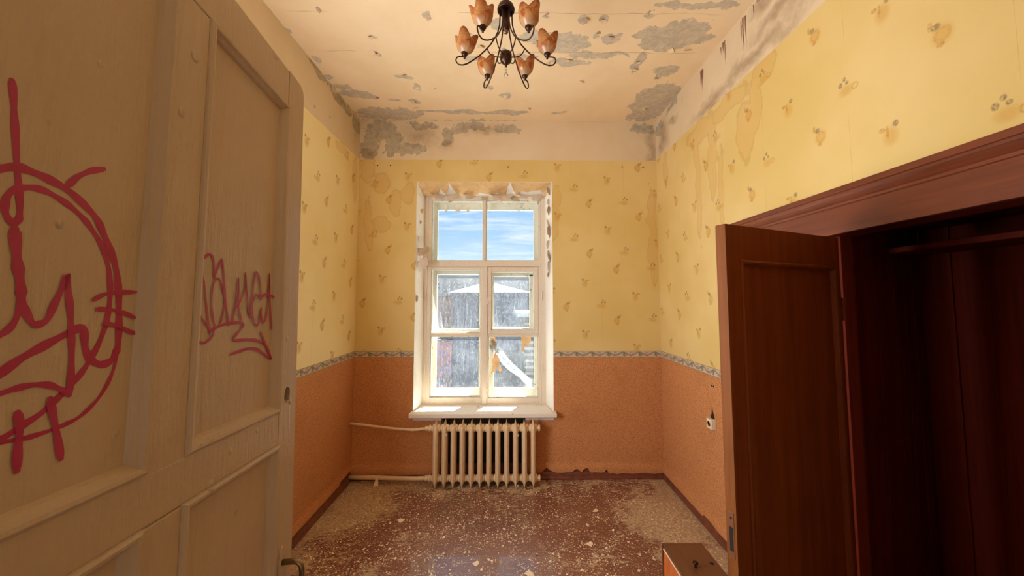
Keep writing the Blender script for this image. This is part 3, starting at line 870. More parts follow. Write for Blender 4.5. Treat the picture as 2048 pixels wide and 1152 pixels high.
# outer window
Z0, Z1 = 4.055, 4.105
wpart('outer_frame', [(-.90, -.79, Z0, Z1, .61, 2.83), (.285, .405, Z0, Z1, .61, 2.83), (-.79, .285, Z0, Z1, 2.716, 2.83), (-.79, .285, Z0, Z1, .61, .741), (-.79, .285, Z0, Z1, 1.99, 2.150)], 'outer_frame')
wpart('outer_stile', [(-.321, -.158, Z0 - .004, Z1, .741, 1.99)], 'outer_frame')
wpart('outer_glazing_bar', [(-.266, -.240, Z0, Z1, 2.150, 2.716)], 'outer_frame')
wpart('outer_glazing_bar', [(-.79, -.321, Z0, Z1, 1.304, 1.386)], 'outer_frame')
wpart('outer_glazing_bar', [(-.158, .285, Z0, Z1, 1.304, 1.402)], 'outer_frame')
wpart('outer_vent_sash', [(.236, .285, Z0 - .012, Z1, 1.39, 1.99), (-.158, .285, Z0 - .012, Z1, 1.966, 1.995)], 'outer_frame')
for a, b, c, d_ in ((-.79, -.266, 2.15, 2.716), (-.24, .285, 2.15, 2.716), (-.79, -.321, 1.386, 1.99), (-.158, .236, 1.402, 1.966), (-.79, -.321, .741, 1.304), (-.158, .285, .741, 1.304)):
    wpart('outer_pane', [(a, b, Z0 + .03, Z0 + .034, c, d_)], 'pane_top' if c > 2.1 else 'pane_out', 0)
wpart('box_floor', [(-.883, .390, Y1, Z0, .56, .615)], 'outer_frame', 0)
# torn things stuck in the right-hand lower light
pt = lambda px, py: (-.777 + (px - 875) * .0055, 1.304 - (py - 673) * .00542)
poly = [pt(*q) for q in ((992, 700), (997, 703), (1000, 722), (998, 729), (1004, 738), (1000, 747), (996, 735), (982, 748), (986, 730), (984, 722), (988, 712))]
mb = MB(); mb.prism(poly, lambda a, b: (a, .215 + .03 * (b - .9), b), lambda a, b: (a, .2165 + .03 * (b - .9), b)); mb.build('torn_paper', M['paper'], win)
poly = [pt(*q) for q in ((981, 674), (990, 674), (994, 690), (991, 700), (986, 698))]
mb = MB(); mb.prism(poly, lambda a, b: (a, .222, b), lambda a, b: (a, .2235, b)); mb.build('torn_paper', M['paper'], win)
poly = [pt(*q) for q in ((1042, 673), (1062, 673), (1062, 682), (1056, 690), (1050, 692), (1048, 702), (1043, 704), (1044, 688))]
mb = MB(); mb.prism(poly, lambda a, b: (a, .222, b), lambda a, b: (a, .2235, b)); mb.build('torn_paper', M['paper'], win)
for k, (p0, p1, w) in enumerate(((pt(978, 682), pt(1066, 772), .030), (pt(984, 680), pt(1066, 766), .018), (pt(978, 690), pt(1052, 758), .016))):
    mb = MB(); rows = []
    for i in range(9):
        t = i / 8; sag = -.05 * math.sin(PI * t) * (0.4 + .3 * k)
        x_, z_ = p0[0] + (p1[0] - p0[0]) * t, p0[1] + (p1[1] - p0[1]) * t + sag
        ww = w * (0.7 + .5 * abs(math.sin(5 * t + k)))
        rows.append([(x_ - ww * .7, .205 + .01 * k, z_ - ww * .7), (x_ + ww * .7, .209 + .01 * k, z_ + ww * .7), (x_ + ww * .7, .2095 + .01 * k, z_ + ww * .7), (x_ - ww * .7, .2055 + .01 * k, z_ - ww * .7)])
    mb.rings(rows); mb.build('plastic_strip', M['film'], win)

# sill
mb = MB()
mb.prism([(WX0 - .016, 3.50), (.461, 3.50), (.461, YB - .004), (.425, YB - .004), (.39, 3.82), (-.883, 3.82), (-.90, YB - .004), (WX0 - .016, YB - .004)],
         lambda a, b: (a, b, .600), lambda a, b: (a, b, .638))
sill = tag(mb.build('trim_1', M['sill'], None, .005), 'white chipped window sill above the radiator', 'sill', kind='structure')
for k, (fx, fy) in enumerate(((.33, 3.76), (.30, 3.79), (-.30, 3.74), (-.6, 3.78), (.1, 3.70))):
    o = link('sill_chip', flake_mesh('sill_chip', .03, .025, .8, 900 + k), M['white_flake'], sill); o.location = (fx, fy, .640); o.rotation_euler = (0, 0, k * 1.7)

# peeling skins round the reveal: tan skins over white plaster on the soffit, curled chips on both sides
sheets = [[(-.905, 0), (-.60, 0), (-.615, .10), (-.66, .17), (-.70, .10), (-.76, .20), (-.90, .19)],
          [(-.60, 0), (-.20, 0), (-.20, .17), (-.30, .15), (-.38, .20), (-.46, .16), (-.50, .20), (-.56, .12), (-.58, .06)],
          [(-.20, 0), (.02, 0), (-.01, .08), (-.04, .19), (-.12, .15), (-.20, .17)],
          [(.02, 0), (.43, 0), (.40, .20), (.33, .11), (.26, .12), (.20, .14), (.13, .12), (.10, .20), (.06, .13)]]
for k, S in enumerate(sheets):
    def f(a, b, t=0.0): return (a, YB + .004 + b, WZ1 - .0025 - b * .380 - .012 * max(0, (b - .08) / .1) ** 1.5 - t)
    mb = MB(); mb.prism(S, lambda a, b: f(a, b), lambda a, b: f(a, b, .0018)); mb.build('paint_skin', M['tan_sheet'], wall_back)
def chip(loc, rot, w, h, bend, mat, seed):
    o = link('peeling_paint', flake_mesh('peeling_paint', w, h, bend, seed), M[mat], wall_back)
    o.location = loc; o.rotation_euler = rot
for k, (x_, w, h, rz) in enumerate(((-.74, .16, .10, .3), (-.58, .18, .11, -.2), (-.42, .12, .08, .2), (-.12, .16, .10, .1), (-.02, .18, .12, -.3), (.16, .16, .07, .2), (.30, .16, .10, -.2))):
    chip((x_, 3.79, 2.822), (PI * 1.18, 0, rz), w, h, .8, 'white_flake', 40 + k)
for k, (x_, z_, w, h) in enumerate(((-.78, 2.80, .10, .05), (-.62, 2.805, .06, .07), (-.45, 2.80, .12, .04), (-.25, 2.80, .10, .05), (-.10, 2.80, .12, .06), (.08, 2.80, .14, .05), (.24, 2.80, .10, .06), (.33, 2.79, .06, .07))):
    chip((x_, 3.815, z_), (PI * 1.5 + .15, 0, .1 * (k % 3 - 1)), w, h, .5, 'grey_flake' if k % 2 else 'frame', 60 + k)
def side_chip(x, y, z, w, h, sx, bend, mat, seed, tilt=0.0, lift=0.0):
    """a chip held along one vertical edge of the reveal, leaning out into the opening"""
    yd = Vector((sx * math.cos(lift), -math.sin(lift), math.sin(tilt))).normalized(); xd = Vector((0, 0, -sx)); xd = (xd - yd * xd.dot(yd)).normalized()
    R_ = Matrix((xd, yd, xd.cross(yd))).transposed().to_4x4()
    o = link('peeling_paint', flake_mesh('peeling_paint', w, h, bend, seed, ragged=.5), M[mat], wall_back)
    o.matrix_world = Matrix.Translation((x, y, z)) @ R_
for k, (z_, y_, w, h) in enumerate(((2.82, 3.66, .12, .07), (2.70, 3.68, .10, .05), (2.61, 3.66, .13, .06), (2.50, 3.70, .10, .045), (2.40, 3.66, .16, .065), (2.27, 3.69, .12, .06), (2.15, 3.66, .14, .06), (2.04, 3.68, .16, .05), (1.96, 3.70, .08, .04))):
    side_chip(.441 - (y_ - YB) * .23, y_, z_, w, h, -1, .9, 'grey_flake' if k % 2 == 0 else 'white_flake', 80 + k, .3 * (k % 3 - 1), .5)
for k, (z_, y_, w, h, mt, tl) in enumerate(((2.185, 3.66, .12, .14, 'grey_flake', .15), (2.05, 3.65, .17, .14, 'white_flake', .25), (2.32, 3.66, .07, .05, 'white_flake', 0), (2.62, 3.72, .06, .03, 'tan_sheet', 0), (2.50, 3.70, .05, .02, 'grey_flake', 0), (1.72, 3.63, .10, .025, 'grey_flake', 0))):
    side_chip(-.915 + (y_ - YB) * .145, y_, z_, w, h, 1, .5, mt, 100 + k, tl, .25)
for k, (x_, z_, w, h) in enumerate(((-.70, 2.77, .05, .08), (-.57, 2.78, .12, .09), (-.45, 2.78, .06, .09), (-.03, 2.80, .05, .05), (.12, 2.79, .05, .09), (.2, 2.80, .11, .07), (-.82, 2.8, .06, .05))):
    o = link('peeling_paint', flake_mesh('peeling_paint', w, h, .7, 120 + k), M['white_flake'], win); o.location = (x_, .228, z_); o.rotation_euler = (PI * 1.5 - .12, 0, .25 * (k % 3 - 1))

# ------------------------------------------------------------------ closet in the right wall
prof = [(0, 1.998), (-.022, 1.998), (-.022, 2.116), (-.028, 2.120), (-.028, 2.130), (-.034, 2.136), (-.044, 2.150), (-.050, 2.160), (-.050, 2.168), (-.056, 2.172), (-.056, 2.196), (0, 2.196)]
mb = MB(); mb.prism(prof, lambda a, b: (XR + a, .66, b), lambda a, b: (XR + a, 2.36, b))
trim = tag(mb.build('trim_2', M['casing'], None, .0015), 'reddish-brown moulded lintel over the dark closet opening', 'trim', kind='structure')
mb = MB(); mb.box(XR - .022, XR, OY1, 2.30, 0, 1.998); mb.build('casing_jamb', M['casing'], trim, .003)
mb = MB(); mb.box(XR - .022, XR, .74, OY0, 0, 1.998); mb.build('casing_jamb', M['casing'], trim, .003)
mb = MB(); mb.box(XR + .045, XR + .10, 1.668, 1.72, 0, 2.0); mb.build('mullion', M['closet'], trim, .003)
mb = MB(); mb.box(XR + .002, XR + .12, OY0, OY1, 1.999, OZ1); mb.build('head_lining', M['closet'], trim)
# inside: boards on the splayed far side and on the back
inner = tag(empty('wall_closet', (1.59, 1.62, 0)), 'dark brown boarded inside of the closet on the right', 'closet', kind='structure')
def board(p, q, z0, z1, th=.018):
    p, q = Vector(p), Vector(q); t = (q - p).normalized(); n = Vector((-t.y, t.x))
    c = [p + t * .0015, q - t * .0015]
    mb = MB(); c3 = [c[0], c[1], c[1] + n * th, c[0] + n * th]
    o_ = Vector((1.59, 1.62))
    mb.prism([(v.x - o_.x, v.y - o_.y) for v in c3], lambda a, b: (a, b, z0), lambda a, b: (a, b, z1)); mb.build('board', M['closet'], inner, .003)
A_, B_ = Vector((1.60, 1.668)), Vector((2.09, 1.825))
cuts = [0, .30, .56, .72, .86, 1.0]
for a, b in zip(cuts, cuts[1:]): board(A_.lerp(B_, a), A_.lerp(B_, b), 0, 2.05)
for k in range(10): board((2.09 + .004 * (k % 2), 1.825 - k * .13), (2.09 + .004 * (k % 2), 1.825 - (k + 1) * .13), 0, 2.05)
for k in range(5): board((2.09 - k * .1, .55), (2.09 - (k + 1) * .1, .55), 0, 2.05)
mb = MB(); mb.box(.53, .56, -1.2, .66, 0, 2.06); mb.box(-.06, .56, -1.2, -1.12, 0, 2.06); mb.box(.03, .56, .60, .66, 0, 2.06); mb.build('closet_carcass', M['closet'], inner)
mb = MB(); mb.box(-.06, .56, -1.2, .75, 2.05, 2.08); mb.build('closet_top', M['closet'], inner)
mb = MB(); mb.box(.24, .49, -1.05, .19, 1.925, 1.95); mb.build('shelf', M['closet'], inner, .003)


def picture_frame(mb, u0, u1, z0, z1, prof, to3):
    """mitred moulding: prof = (inset, height) pairs, to3(u, height, z)"""
    rings = [[to3(u0 + d_, h, z0 + d_), to3(u1 - d_, h, z0 + d_), to3(u1 - d_, h, z1 - d_), to3(u0 + d_, h, z1 - d_)] for d_, h in prof]
    mb.rings(rings, cap=False)


def panel_leaf(name, loc, rz, W_, H_, th, panels, stiles, rails, mats, prof, rec):
    """a framed leaf: local x runs from free edge to hinge, face at y = 0, thickness to +y"""
    r_ = empty(name, loc, (0, 0, rz))
    for a, b, c, d_ in stiles: mb = MB(); mb.box(a, b, 0, th, c, d_); mb.build('stile', M[mats[0]], r_, .003)
    for a, b, c, d_ in rails: mb = MB(); mb.box(a, b, 0, th, c, d_); mb.build('rail', M[mats[0]], r_, .002)
    for a, b, c, d_ in panels:
        mb = MB(); mb.box(a, b, rec, th - rec, c, d_); mb.build('panel', M[mats[0]], r_)
        mb = MB(); picture_frame(mb, a, b, c, d_, prof, lambda u, h, z: (u, -h, z)); mb.build('moulding', M[mats[1]], r_)
    return r_
prof2 = [(-.002, -.002), (0, .004), (.006, .008), (.013, .006), (.018, -.002), (.022, -.010)]
th2 = math.atan2(.298, .681)
leaf = panel_leaf('door_2', (.784, 1.293, .012), th2, .743, 1.965, .041,
                  [(.071, .705, .46, 1.836), (.071, .705, .14, .34)], [(0, .071, 0, 1.965), (.705, .743, 0, 1.965)],
                  [(.071, .705, 1.836, 1.965), (.071, .705, .34, .46), (.071, .705, 0, .14)], ('leaf', 'leaf'), prof2, .010)
tag(leaf, 'dark brown panelled closet door standing open on the right', 'door', kind='structure')
mb = MB(); mb.box(-.0015, .0, .0015, .0395, .004, 1.961); mb.build('lit_edge', M['leaf_edge'], leaf)  # edge strip carrying the painted lit tone
mb = MB(); mb.box(-.0030, -.0015, .010, .031, .800, .955); mb.build('lock_plate', M['box_dark'], leaf, .002)
mb = MB(); mb.box(-.0036, -.003, .014, .027, .825, .905); mb.build('latch_slot', M['soot_and_shade'], leaf)  # shade inside the slot, painted as a black strip
mb = MB(); mb.lathe([(.004, -.0036), (.004, -.003)], 8, (0, .020, .935), 'x'); mb.build('screw', M['soot_and_shade'], leaf)
for hz in (.3, 1.65):
    mb = MB(); mb.tube([(.746, -.004, hz - .05), (.746, -.004, hz + .05)], .008, 8); mb.build('hinge', M['leaf'], leaf)
leaf2 = panel_leaf('door_3', (1.515, 1.73, .012), PI / 2, .46, 1.965, .04, [(.07, .39, .80, 1.836), (.07, .39, .16, .66)], [(0, .07, 0, 1.965), (.39, .46, 0, 1.965)],
                   [(.07, .39, 1.836, 1.965), (.07, .39, .66, .80), (.07, .39, 0, .16)], ('leaf', 'leaf'), prof2, .010)
leaf2.scale = (1, -1, 1)
tag(leaf2, 'closed dark brown closet door hidden behind the open leaf', 'door', kind='structure')

# ------------------------------------------------------------------ beige door in the foreground, left
ed = tag(empty('door_1', (-0.57, 1.0, 1.7), (-0.0534, -0.0357, 0.0814)), 'beige panelled door with crimson scrawls standing open on the left', 'door', kind='structure')
def dbox(name, u0, u1, z0, z1, x0=-.042, x1=0.0, mat='door', bevel=.004):
    mb = MB(); mb.box(x0, x1, -u1, -u0, z0, z1); return mb.build(name, M[mat], ed, bevel)
A1, A2, A3, A4, AW = .0797, .3639, .4372, .722, .80
ZT, P1, P2, P3, PB, ZB = .614, .5117, -.2747, -.3508, -1.45, -1.62
# free stile with a chamfered top corner and the old lock hole cut through
mb = MB(); poly = [(0, ZB), (0, ZT - .022), (.006, ZT - .008), (.020, ZT), (A1, ZT), (A1, ZB)]
mb.prism(poly, lambda u, z: (-.042, -u, z), lambda u, z: (0.0, -u, z))
st = mb.build('stile', M['door'], ed)
cut = MB(); rr_ = random.Random(3)
ring = [(.046 + .0135 * math.cos(a) * (1 + .22 * rr_.uniform(-1, 1)), -.2385 + .0195 * math.sin(a) * (1 + .16 * rr_.uniform(-1, 1))) for a in [2 * PI * k / 14 for k in range(14)]]
cut.rings([[(-.06, -u, z) for u, z in ring], [(.02, -u, z) for u, z in ring]])
co_ = cut.build('cutter', None, ed)
bo = st.modifiers.new('hole', 'BOOLEAN'); bo.operation = 'DIFFERENCE'; bo.object = co_; bo.solver = 'EXACT'
bpy.context.view_layer.update()
dg = bpy.context.evaluated_depsgraph_get()
me2 = bpy.data.meshes.new_from_object(st.evaluated_get(dg))
st.modifiers.clear(); st.data = me2
bpy.data.objects.remove(co_)
mb = MB(); mb.rings([[(-.036, -.046 + (u - .046) * -1.12, -.2385 + (z + .2385) * 1.12) for u, z in ring], [(-.028, -.046 + (u - .046) * -1.12, -.2385 + (z + .2385) * 1.12) for u, z in ring]]); mb.build('lock_recess', M['hole_dark'], ed)
mb = MB(); mb.rings([[(x_, -.046 - (u - .046) * f_, -.2385 + (z + .2385) * f_) for u, z in ring] for x_, f_ in ((-.004, 1.0), (.0006, 1.02), (.0010, 1.06), (.0, 1.14))], cap=False); mb.build('chipped_rim', M['frame'], ed)
mb = MB(); mb.lathe([(.010, -.030), (.010, -.012), (.008, -.010), (.002, -.010)], 16, (0, -.0585, -.2385), 'x'); mb.build('lock_cylinder', M['steel'], ed)
dbox('stile', A4, AW, ZB, ZT)
dbox('stile', A2, A3, P3, P1, x1=.0); dbox('stile', A2, A3, PB, P3 - .0)
dbox('rail', A1, A4, P1, ZT); dbox('rail', A1, A4, P3, P2, x1=.0006); dbox('rail', A1, A4, ZB, PB)
prof1 = [(-.002, -.002), (0.0, .003), (.004, .006), (.009, .005), (.013, -.001), (.018, -.006), (.021, -.0115), (.023, -.013)]
for a, b in ((A1, A2), (A3, A4)):
    for c, d_ in ((P2, P1), (PB, P3)):
        dbox('panel', a, b, c, d_, -.030, -.012, bevel=0)
        mb = MB(); picture_frame(mb, a, b, c, d_, prof1, lambda u, h, z: (h, -u, z)); mb.build('moulding', M['door'], ed)
# crimson marker scrawls lying on the panels
GR = {'big':[[0.0072,[[0.6237,0.2067],[0.6203,0.1833],[0.6174,0.1624],[0.6118,0.1203],[0.6064,0.0855],[0.6039,0.0641],[0.6045,0.0561],[0.6074,0.0503]]],[0.0081,[[0.6074,0.0503],[0.6135,0.0558],[0.6173,0.0656],[0.6158,0.0804],[0.6089,0.0896],[0.5991,0.095],[0.5856,0.097],[0.5705,0.0932],[0.5558,0.0868],[0.5399,0.0761],[0.5299,0.0662],[0.5149,0.0468],[0.5041,0.0222],[0.4992,-0.0025],[0.4971,-0.0269],[0.4998,-0.0572],[0.5067,-0.0826],[0.5156,-0.1024],[0.5229,-0.1153],[0.5337,-0.1294],[0.548,-0.1438],[0.5623,-0.1569],[0.5795,-0.1665],[0.5921,-0.1732],[0.604,-0.1785]]],[0.0103,[[0.6343,0.1016],[0.6248,0.1062],[0.6112,0.1138],[0.5972,0.1139],[0.5804,0.1117],[0.5609,0.106],[0.5415,0.0946],[0.5243,0.0805],[0.516,0.067],[0.5065,0.05],[0.4956,0.027],[0.4882,-0.0014],[0.4838,-0.0353],[0.4815,-0.0622],[0.4808,-0.0876],[0.4828,-0.0963],[0.4894,-0.1077],[0.501,-0.111],[0.5129,-0.1052],[0.5221,-0.0911],[0.5253,-0.0746],[0.5275,-0.0633],[0.535,-0.0637],[0.5543,-0.0739],[0.5728,-0.0848],[0.5896,-0.0953],[0.6047,-0.1085],[0.6118,-0.116]]],[0.0055,[[0.4803,-0.0767],[0.4829,-0.1118],[0.4886,-0.1323],[0.4994,-0.1518],[0.5125,-0.1652],[0.5252,-0.1736],[0.5407,-0.1777],[0.5587,-0.1804],[0.5781,-0.181],[0.5981,-0.1789],[0.606,-0.1783]]],[0.0079,[[0.5613,0.111],[0.5509,0.1273],[0.5365,0.1407],[0.5206,0.1502]]],[0.0109,[[0.6069,0.0449],[0.6036,0.0229],[0.6008,0.0069],[0.5978,-0.0065],[0.5943,-0.0254]]],[0.0084,[[0.5957,-0.02],[0.594,-0.0292],[0.5902,-0.0406],[0.583,-0.0548],[0.5767,-0.0577],[0.568,-0.052],[0.5621,-0.0332],[0.5556,-0.0131],[0.5521,0.0019],[0.5483,-0.0216],[0.544,-0.0453],[0.5413,-0.069],[0.5386,-0.0928],[0.5367,-0.126],[0.5368,-0.1431]]],[0.0074,[[0.5941,-0.0281],[0.5955,-0.0461],[0.6006,-0.0601],[0.6085,-0.0682],[0.6159,-0.073]]],[0.0072,[[0.6125,-0.1292],[0.6028,-0.1286],[0.5902,-0.1258],[0.5752,-0.1247],[0.5601,-0.1273],[0.5489,-0.1333],[0.5387,-0.141]]],[0.009,[[0.5865,-0.1522],[0.5832,-0.1691],[0.5826,-0.1936],[0.5813,-0.2129]]],[0.0087,[[0.5572,-0.1436],[0.5509,-0.1681],[0.5443,-0.1954],[0.5394,-0.2156]]],[0.0062,[[0.5192,-0.0268],[0.5059,-0.0187],[0.4885,-0.0147],[0.4619,-0.012]]],[0.0063,[[0.5138,-0.0383],[0.4954,-0.0391],[0.4767,-0.0428],[0.4603,-0.049]]],[0.0064,[[0.5038,-0.0572],[0.4845,-0.0608],[0.4686,-0.0681],[0.4584,-0.072]]]],'small':[[0.0056,[[0.3484,0.036],[0.3445,0.0479],[0.3329,0.0613],[0.3192,0.0695],[0.3106,0.0631],[0.3065,0.0458],[0.3052,0.028]]],[0.0059,[[0.3053,0.029],[0.297,0.0491],[0.2867,0.0651],[0.2805,0.0412],[0.2747,0.0026],[0.268,-0.0279],[0.2579,-0.0628]]],[0.0045,[[0.3361,0.0358],[0.3271,0.0024],[0.3192,-0.0335],[0.3114,-0.0678],[0.3094,-0.0774]]],[0.0047,[[0.2758,-0.0036],[0.2845,0.0161],[0.2925,0.0264],[0.3021,0.0234],[0.3088,0.0039],[0.3088,-0.0215],[0.303,-0.0486],[0.297,-0.0632]]],[0.0049,[[0.2832,-0.0605],[0.2761,-0.0383],[0.2728,-0.0117]]],[0.0053,[[0.3491,-0.0325],[0.332,-0.0488],[0.3101,-0.0678]]],[0.0053,[[0.3476,0.01],[0.3431,-0.0008],[0.3452,-0.0121],[0.3484,-0.0196]]],[0.0054,[[0.3465,-0.0652],[0.3464,-0.0815],[0.3361,-0.0911],[0.321,-0.0938],[0.3061,-0.0852],[0.3001,-0.0758],[0.3015,-0.068]]],[0.0061,[[0.3097,-0.0736],[0.2912,-0.0663],[0.2627,-0.0597],[0.2212,-0.0579],[0.2123,-0.0634],[0.2235,-0.074],[0.239,-0.0862],[0.24,-0.0935],[0.2084,-0.0941],[0.1759,-0.0958],[0.1483,-0.102],[0.1227,-0.1155],[0.1036,-0.1439]]],[0.0066,[[0.1497,-0.0808],[0.1273,-0.1104],[0.1035,-0.1451],[0.1301,-0.1317],[0.1591,-0.1187],[0.193,-0.1138],[0.2204,-0.117],[0.2475,-0.121]]],[0.0052,[[0.249,-0.0567],[0.2429,-0.0313],[0.2369,-0.001],[0.2363,0.036],[0.2341,0.0057],[0.2341,-0.0181],[0.2216,-0.0525]]],[0.0054,[[0.2367,-0.0268],[0.2216,-0.0043],[0.2111,0.0187],[0.2143,0.0499],[0.209,0.0144],[0.2039,-0.0077],[0.1967,-0.0345],[0.1921,-0.0479]]],[0.0056,[[0.1923,-0.0457],[0.1872,-0.0114],[0.1843,0.0281],[0.1766,0.056],[0.1641,0.0445],[0.1562,0.0165],[0.1531,-0.0001]]],[0.0057,[[0.1528,-0.0048],[0.1633,0.0029],[0.1768,0.002],[0.1851,-0.0159],[0.1855,-0.0365],[0.1746,-0.0593],[0.1647,-0.0641],[0.1556,-0.0524],[0.1515,-0.0239],[0.1501,-0.0453],[0.141,-0.0596],[0.1314,-0.0476],[0.1251,-0.0131],[0.123,0.0217],[0.1241,0.0592],[0.1208,0.0219],[0.1128,-0.035],[0.1058,-0.0748]]],[0.0071,[[0.1492,0.0026],[0.1264,0.0078],[0.0994,0.002]]]]}
def smooth_line(P, n=5):
    P = [Vector((a, b)) for a, b in P]; out = []
    for i in range(len(P) - 1):
        p0 = P[max(i - 1, 0)]; p1 = P[i]; p2 = P[i + 1]; p3 = P[min(i + 2, len(P) - 1)]
        sharp = lambda a, b, c: (b - a).length > 1e-6 and (c - b).length > 1e-6 and (b - a).normalized().dot((c - b).normalized()) < -.2
        if sharp(p0, p1, p2): p0 = p1
        if sharp(p1, p2, p3): p3 = p2
        for k in range(n):
            t = k / n
            out.append(.5 * ((2 * p1) + (p2 - p0) * t + (2 * p0 - 5 * p1 + 4 * p2 - p3) * t * t + (3 * p1 - p0 - 3 * p2 + p3) * t ** 3))
    out.append(P[-1]); return out
def stroke(mb, P, w, x_):
    L = smooth_line(P); vs = []; fs = []
    for i, p in enumerate(L):
        t = (L[min(i + 1, len(L) - 1)] - L[max(i - 1, 0)])
        t = t.normalized() if t.length > 1e-6 else Vector((1, 0))
        n_ = Vector((-t.y, t.x)); ww = w / 2 * (0.92 + .16 * math.sin(i * .7))
        if i in (0, len(L) - 1): ww *= .75
        for s_ in (-1, 1):
            q = p + n_ * ww * s_; vs.append((x_, -q.x, q.y))
        if i: fs.append((2 * i - 2, 2 * i - 1, 2 * i + 1, 2 * i))
    # round end caps
    for i, sg in ((0, -1), (len(L) - 1, 1)):
        j = 1 if i == 0 else len(L) - 2
        t = (L[i] - L[j]).normalized(); c = L[i]; base = len(vs)
        n_ = Vector((-t.y, t.x)); vs.append((x_, -c.x, c.y)); ww = w / 2 * .75
        for k in range(7):
            a = -PI / 2 + PI * k / 6; q = c + t * math.cos(a) * ww + n_ * math.sin(a) * ww
            vs.append((x_, -q.x, q.y))
        fs += [(base, base + k + 1, base + k + 2) for k in range(6)]
    mb.add(vs, fs)
x_ = -.0115
for key in ('big', 'small'):
    for w, P in GR[key]:
        mb = MB(); stroke(mb, P, w, x_); x_ += .00008
        mb.build('marker_stroke' if key == 'big' else 'marker_letter', M['graffiti'], ed)
# pull handle on its plate
hp = empty('handle', (0, -.050, -.655)); hp.parent = ed
mb = MB(); mb.prism([(.016 * math.cos(2 * PI * k / 20), .066 * math.sin(2 * PI * k / 20)) for k in range(20)], lambda a, b: (0, a, b), lambda a, b: (.004, a * .9, b * .95)); mb.build('handle_plate', M['door'], hp, .001)
mb = MB(); mb.tube([(.0, 0, .028), (.030, 0, .028), (.040, 0, .025), (.046, 0, .018), (.048, 0, .006), (.048, 0, -.07), (.046, 0, -.082), (.038, 0, -.09), (.0, 0, -.09)], .0062, 12); mb.build('handle_bar', M['steel'], hp, smooth=True)
for hz in (.35, -1.2):
    mb = MB(); mb.tube([(-.044, -AW - .006, hz - .05), (-.044, -AW - .006, hz + .05)], .009, 10); mb.build('hinge', M['bronze'], ed)

# ------------------------------------------------------------------ chandelier
CX, CY = -.012, 1.785
ch = tag(empty('chandelier', (CX, CY, 0)), 'six-armed dark bronze chandelier with amber tulip shades under the ceiling', 'chandelier')
mb = MB(); mb.lathe([(.05, ZC), (.055, ZC - .01), (.045, ZC - .03), (.012, ZC - .04), (.010, ZC - .05)], 24); mb.build('ceiling_cup', M['bronze'], ch, smooth=True)
mb = MB(); mb.lathe([(.009, ZC - .05), (.009, 3.23)], 12); mb.build('rod', M['bronze'], ch, smooth=True)
mb = MB(); mb.lathe([(.009, 3.245), (.020, 3.235), (.038, 3.215), (.045, 3.195), (.044, 3.185), (.038, 3.190), (.020, 3.195)], 28); mb.build('hub_dish', M['bronze'], ch, smooth=True)
mb = MB(); mb.lathe([(.019, 3.195), (.019, 3.10), (.017, 3.086), (.012, 3.082)], 20); mb.build('hub_column', M['bronze'], ch, smooth=True)
mb = MB(); mb.lathe([(.012, 3.084), (.013, 3.074), (.009, 3.066), (.002, 3.063)], 16); mb.build('hub_finial', M['steel'], ch, smooth=True)
AP = [(.030, 3.185), (.031, 3.15), (.033, 3.11), (.041, 3.075), (.056, 3.043), (.078, 3.006), (.107, 2.973), (.138, 2.943), (.17, 2.919), (.198, 2.902), (.221, 2.895), (.240, 2.898), (.251, 2.909), (.255, 2.922), (.250, 2.935), (.240, 2.940), (.226, 2.941), (.212, 2.941)]
sh_me = []
for kind in range(3):
    nT, nH = 40, 12; rings = []
    rk = random.Random(20 + kind); ph = [rk.uniform(-.3, .3) for _ in range(4)]; hh = [rk.uniform(.75, 1.15) for _ in range(4)]
    for i in range(nH + 1):
        t = i / nH; ring = []
        for k in range(nT):
            a = 2 * PI * k / nT
            lob = max(hh[q] * max(0, math.cos((a - q * PI / 2 - ph[q]))) ** 4.2 for q in range(4))
            rad = .017 + .030 * math.sin(min(1, t * 1.45) * PI / 2) - .006 * max(0, t - .6)
            rad += (.019 * lob - .005) * max(0, t - .55) / .45 + .0025 * math.sin(6 * a + 2) * max(0, t - .4)
            hgt = t * .062 + (.040 * lob - .006) * max(0, t - .45) ** 1.3 / .46
            ring.append((rad * math.cos(a), rad * math.sin(a), hgt))
        rings.append(ring)
    m_ = MB(); inner_r = [[(x * .93, y * .93, z + .0015 if i else z + .003) for x, y, z in r] for i, r in enumerate(rings)]
    m_.rings(rings + inner_r[::-1], cap=False)
    bm = bmesh.new(); me = bpy.data.meshes.new('lamp_shade'); me.from_pydata(m_.v, [], m_.f); bm.from_mesh(me); bmesh.ops.recalc_face_normals(bm, faces=bm.faces[:]); bm.to_mesh(me); bm.free()
    me.polygons.foreach_set('use_smooth', [True] * len(me.polygons)); me.materials.append(M['shade']); sh_me.append(me)
for k in range(6):
    a = k * PI / 3; R_ = Matrix.Rotation(a, 4, 'Z')
    mb = MB(); mb.tube([R_ @ Vector((r, 0, z)) for r, z in AP], .0036, 8)
    mb.tube([R_ @ Vector((r, 0, z)) for r, z in ((.096, 2.985), (.088, 2.965), (.074, 2.948), (.056, 2.940), (.026, 2.938))], .003, 8)
    arm = mb.build('arm', M['bronze'], ch, smooth=True)
    mb = MB(); mb.lathe([(.005, -.018), (.006, -.008), (.012, -.004), (.016, .004), (.017, .014), (.014, .016)], 16, tuple(R_ @ Vector((.211, 0, 2.948)))); mb.build('socket_cup', M['bronze'], arm, smooth=True)
    o = bpy.data.objects.new('lamp_shade', sh_me[k % 3]); COL.objects.link(o); o.parent = arm
    o.location = R_ @ Vector((.211, 0, 2.958)); o.rotation_euler = (random.uniform(-.1, .1), random.uniform(-.1, .1), random.uniform(0, 6))
mb = MB(); mb.lathe([(.012, 2.968), (.026, 2.962), (.030, 2.950), (.030, 2.925), (.025, 2.912), (.012, 2.905), (.007, 2.895), (.004, 2.885)], 24); mb.build('lower_ball', M['bronze'], ch, smooth=True)
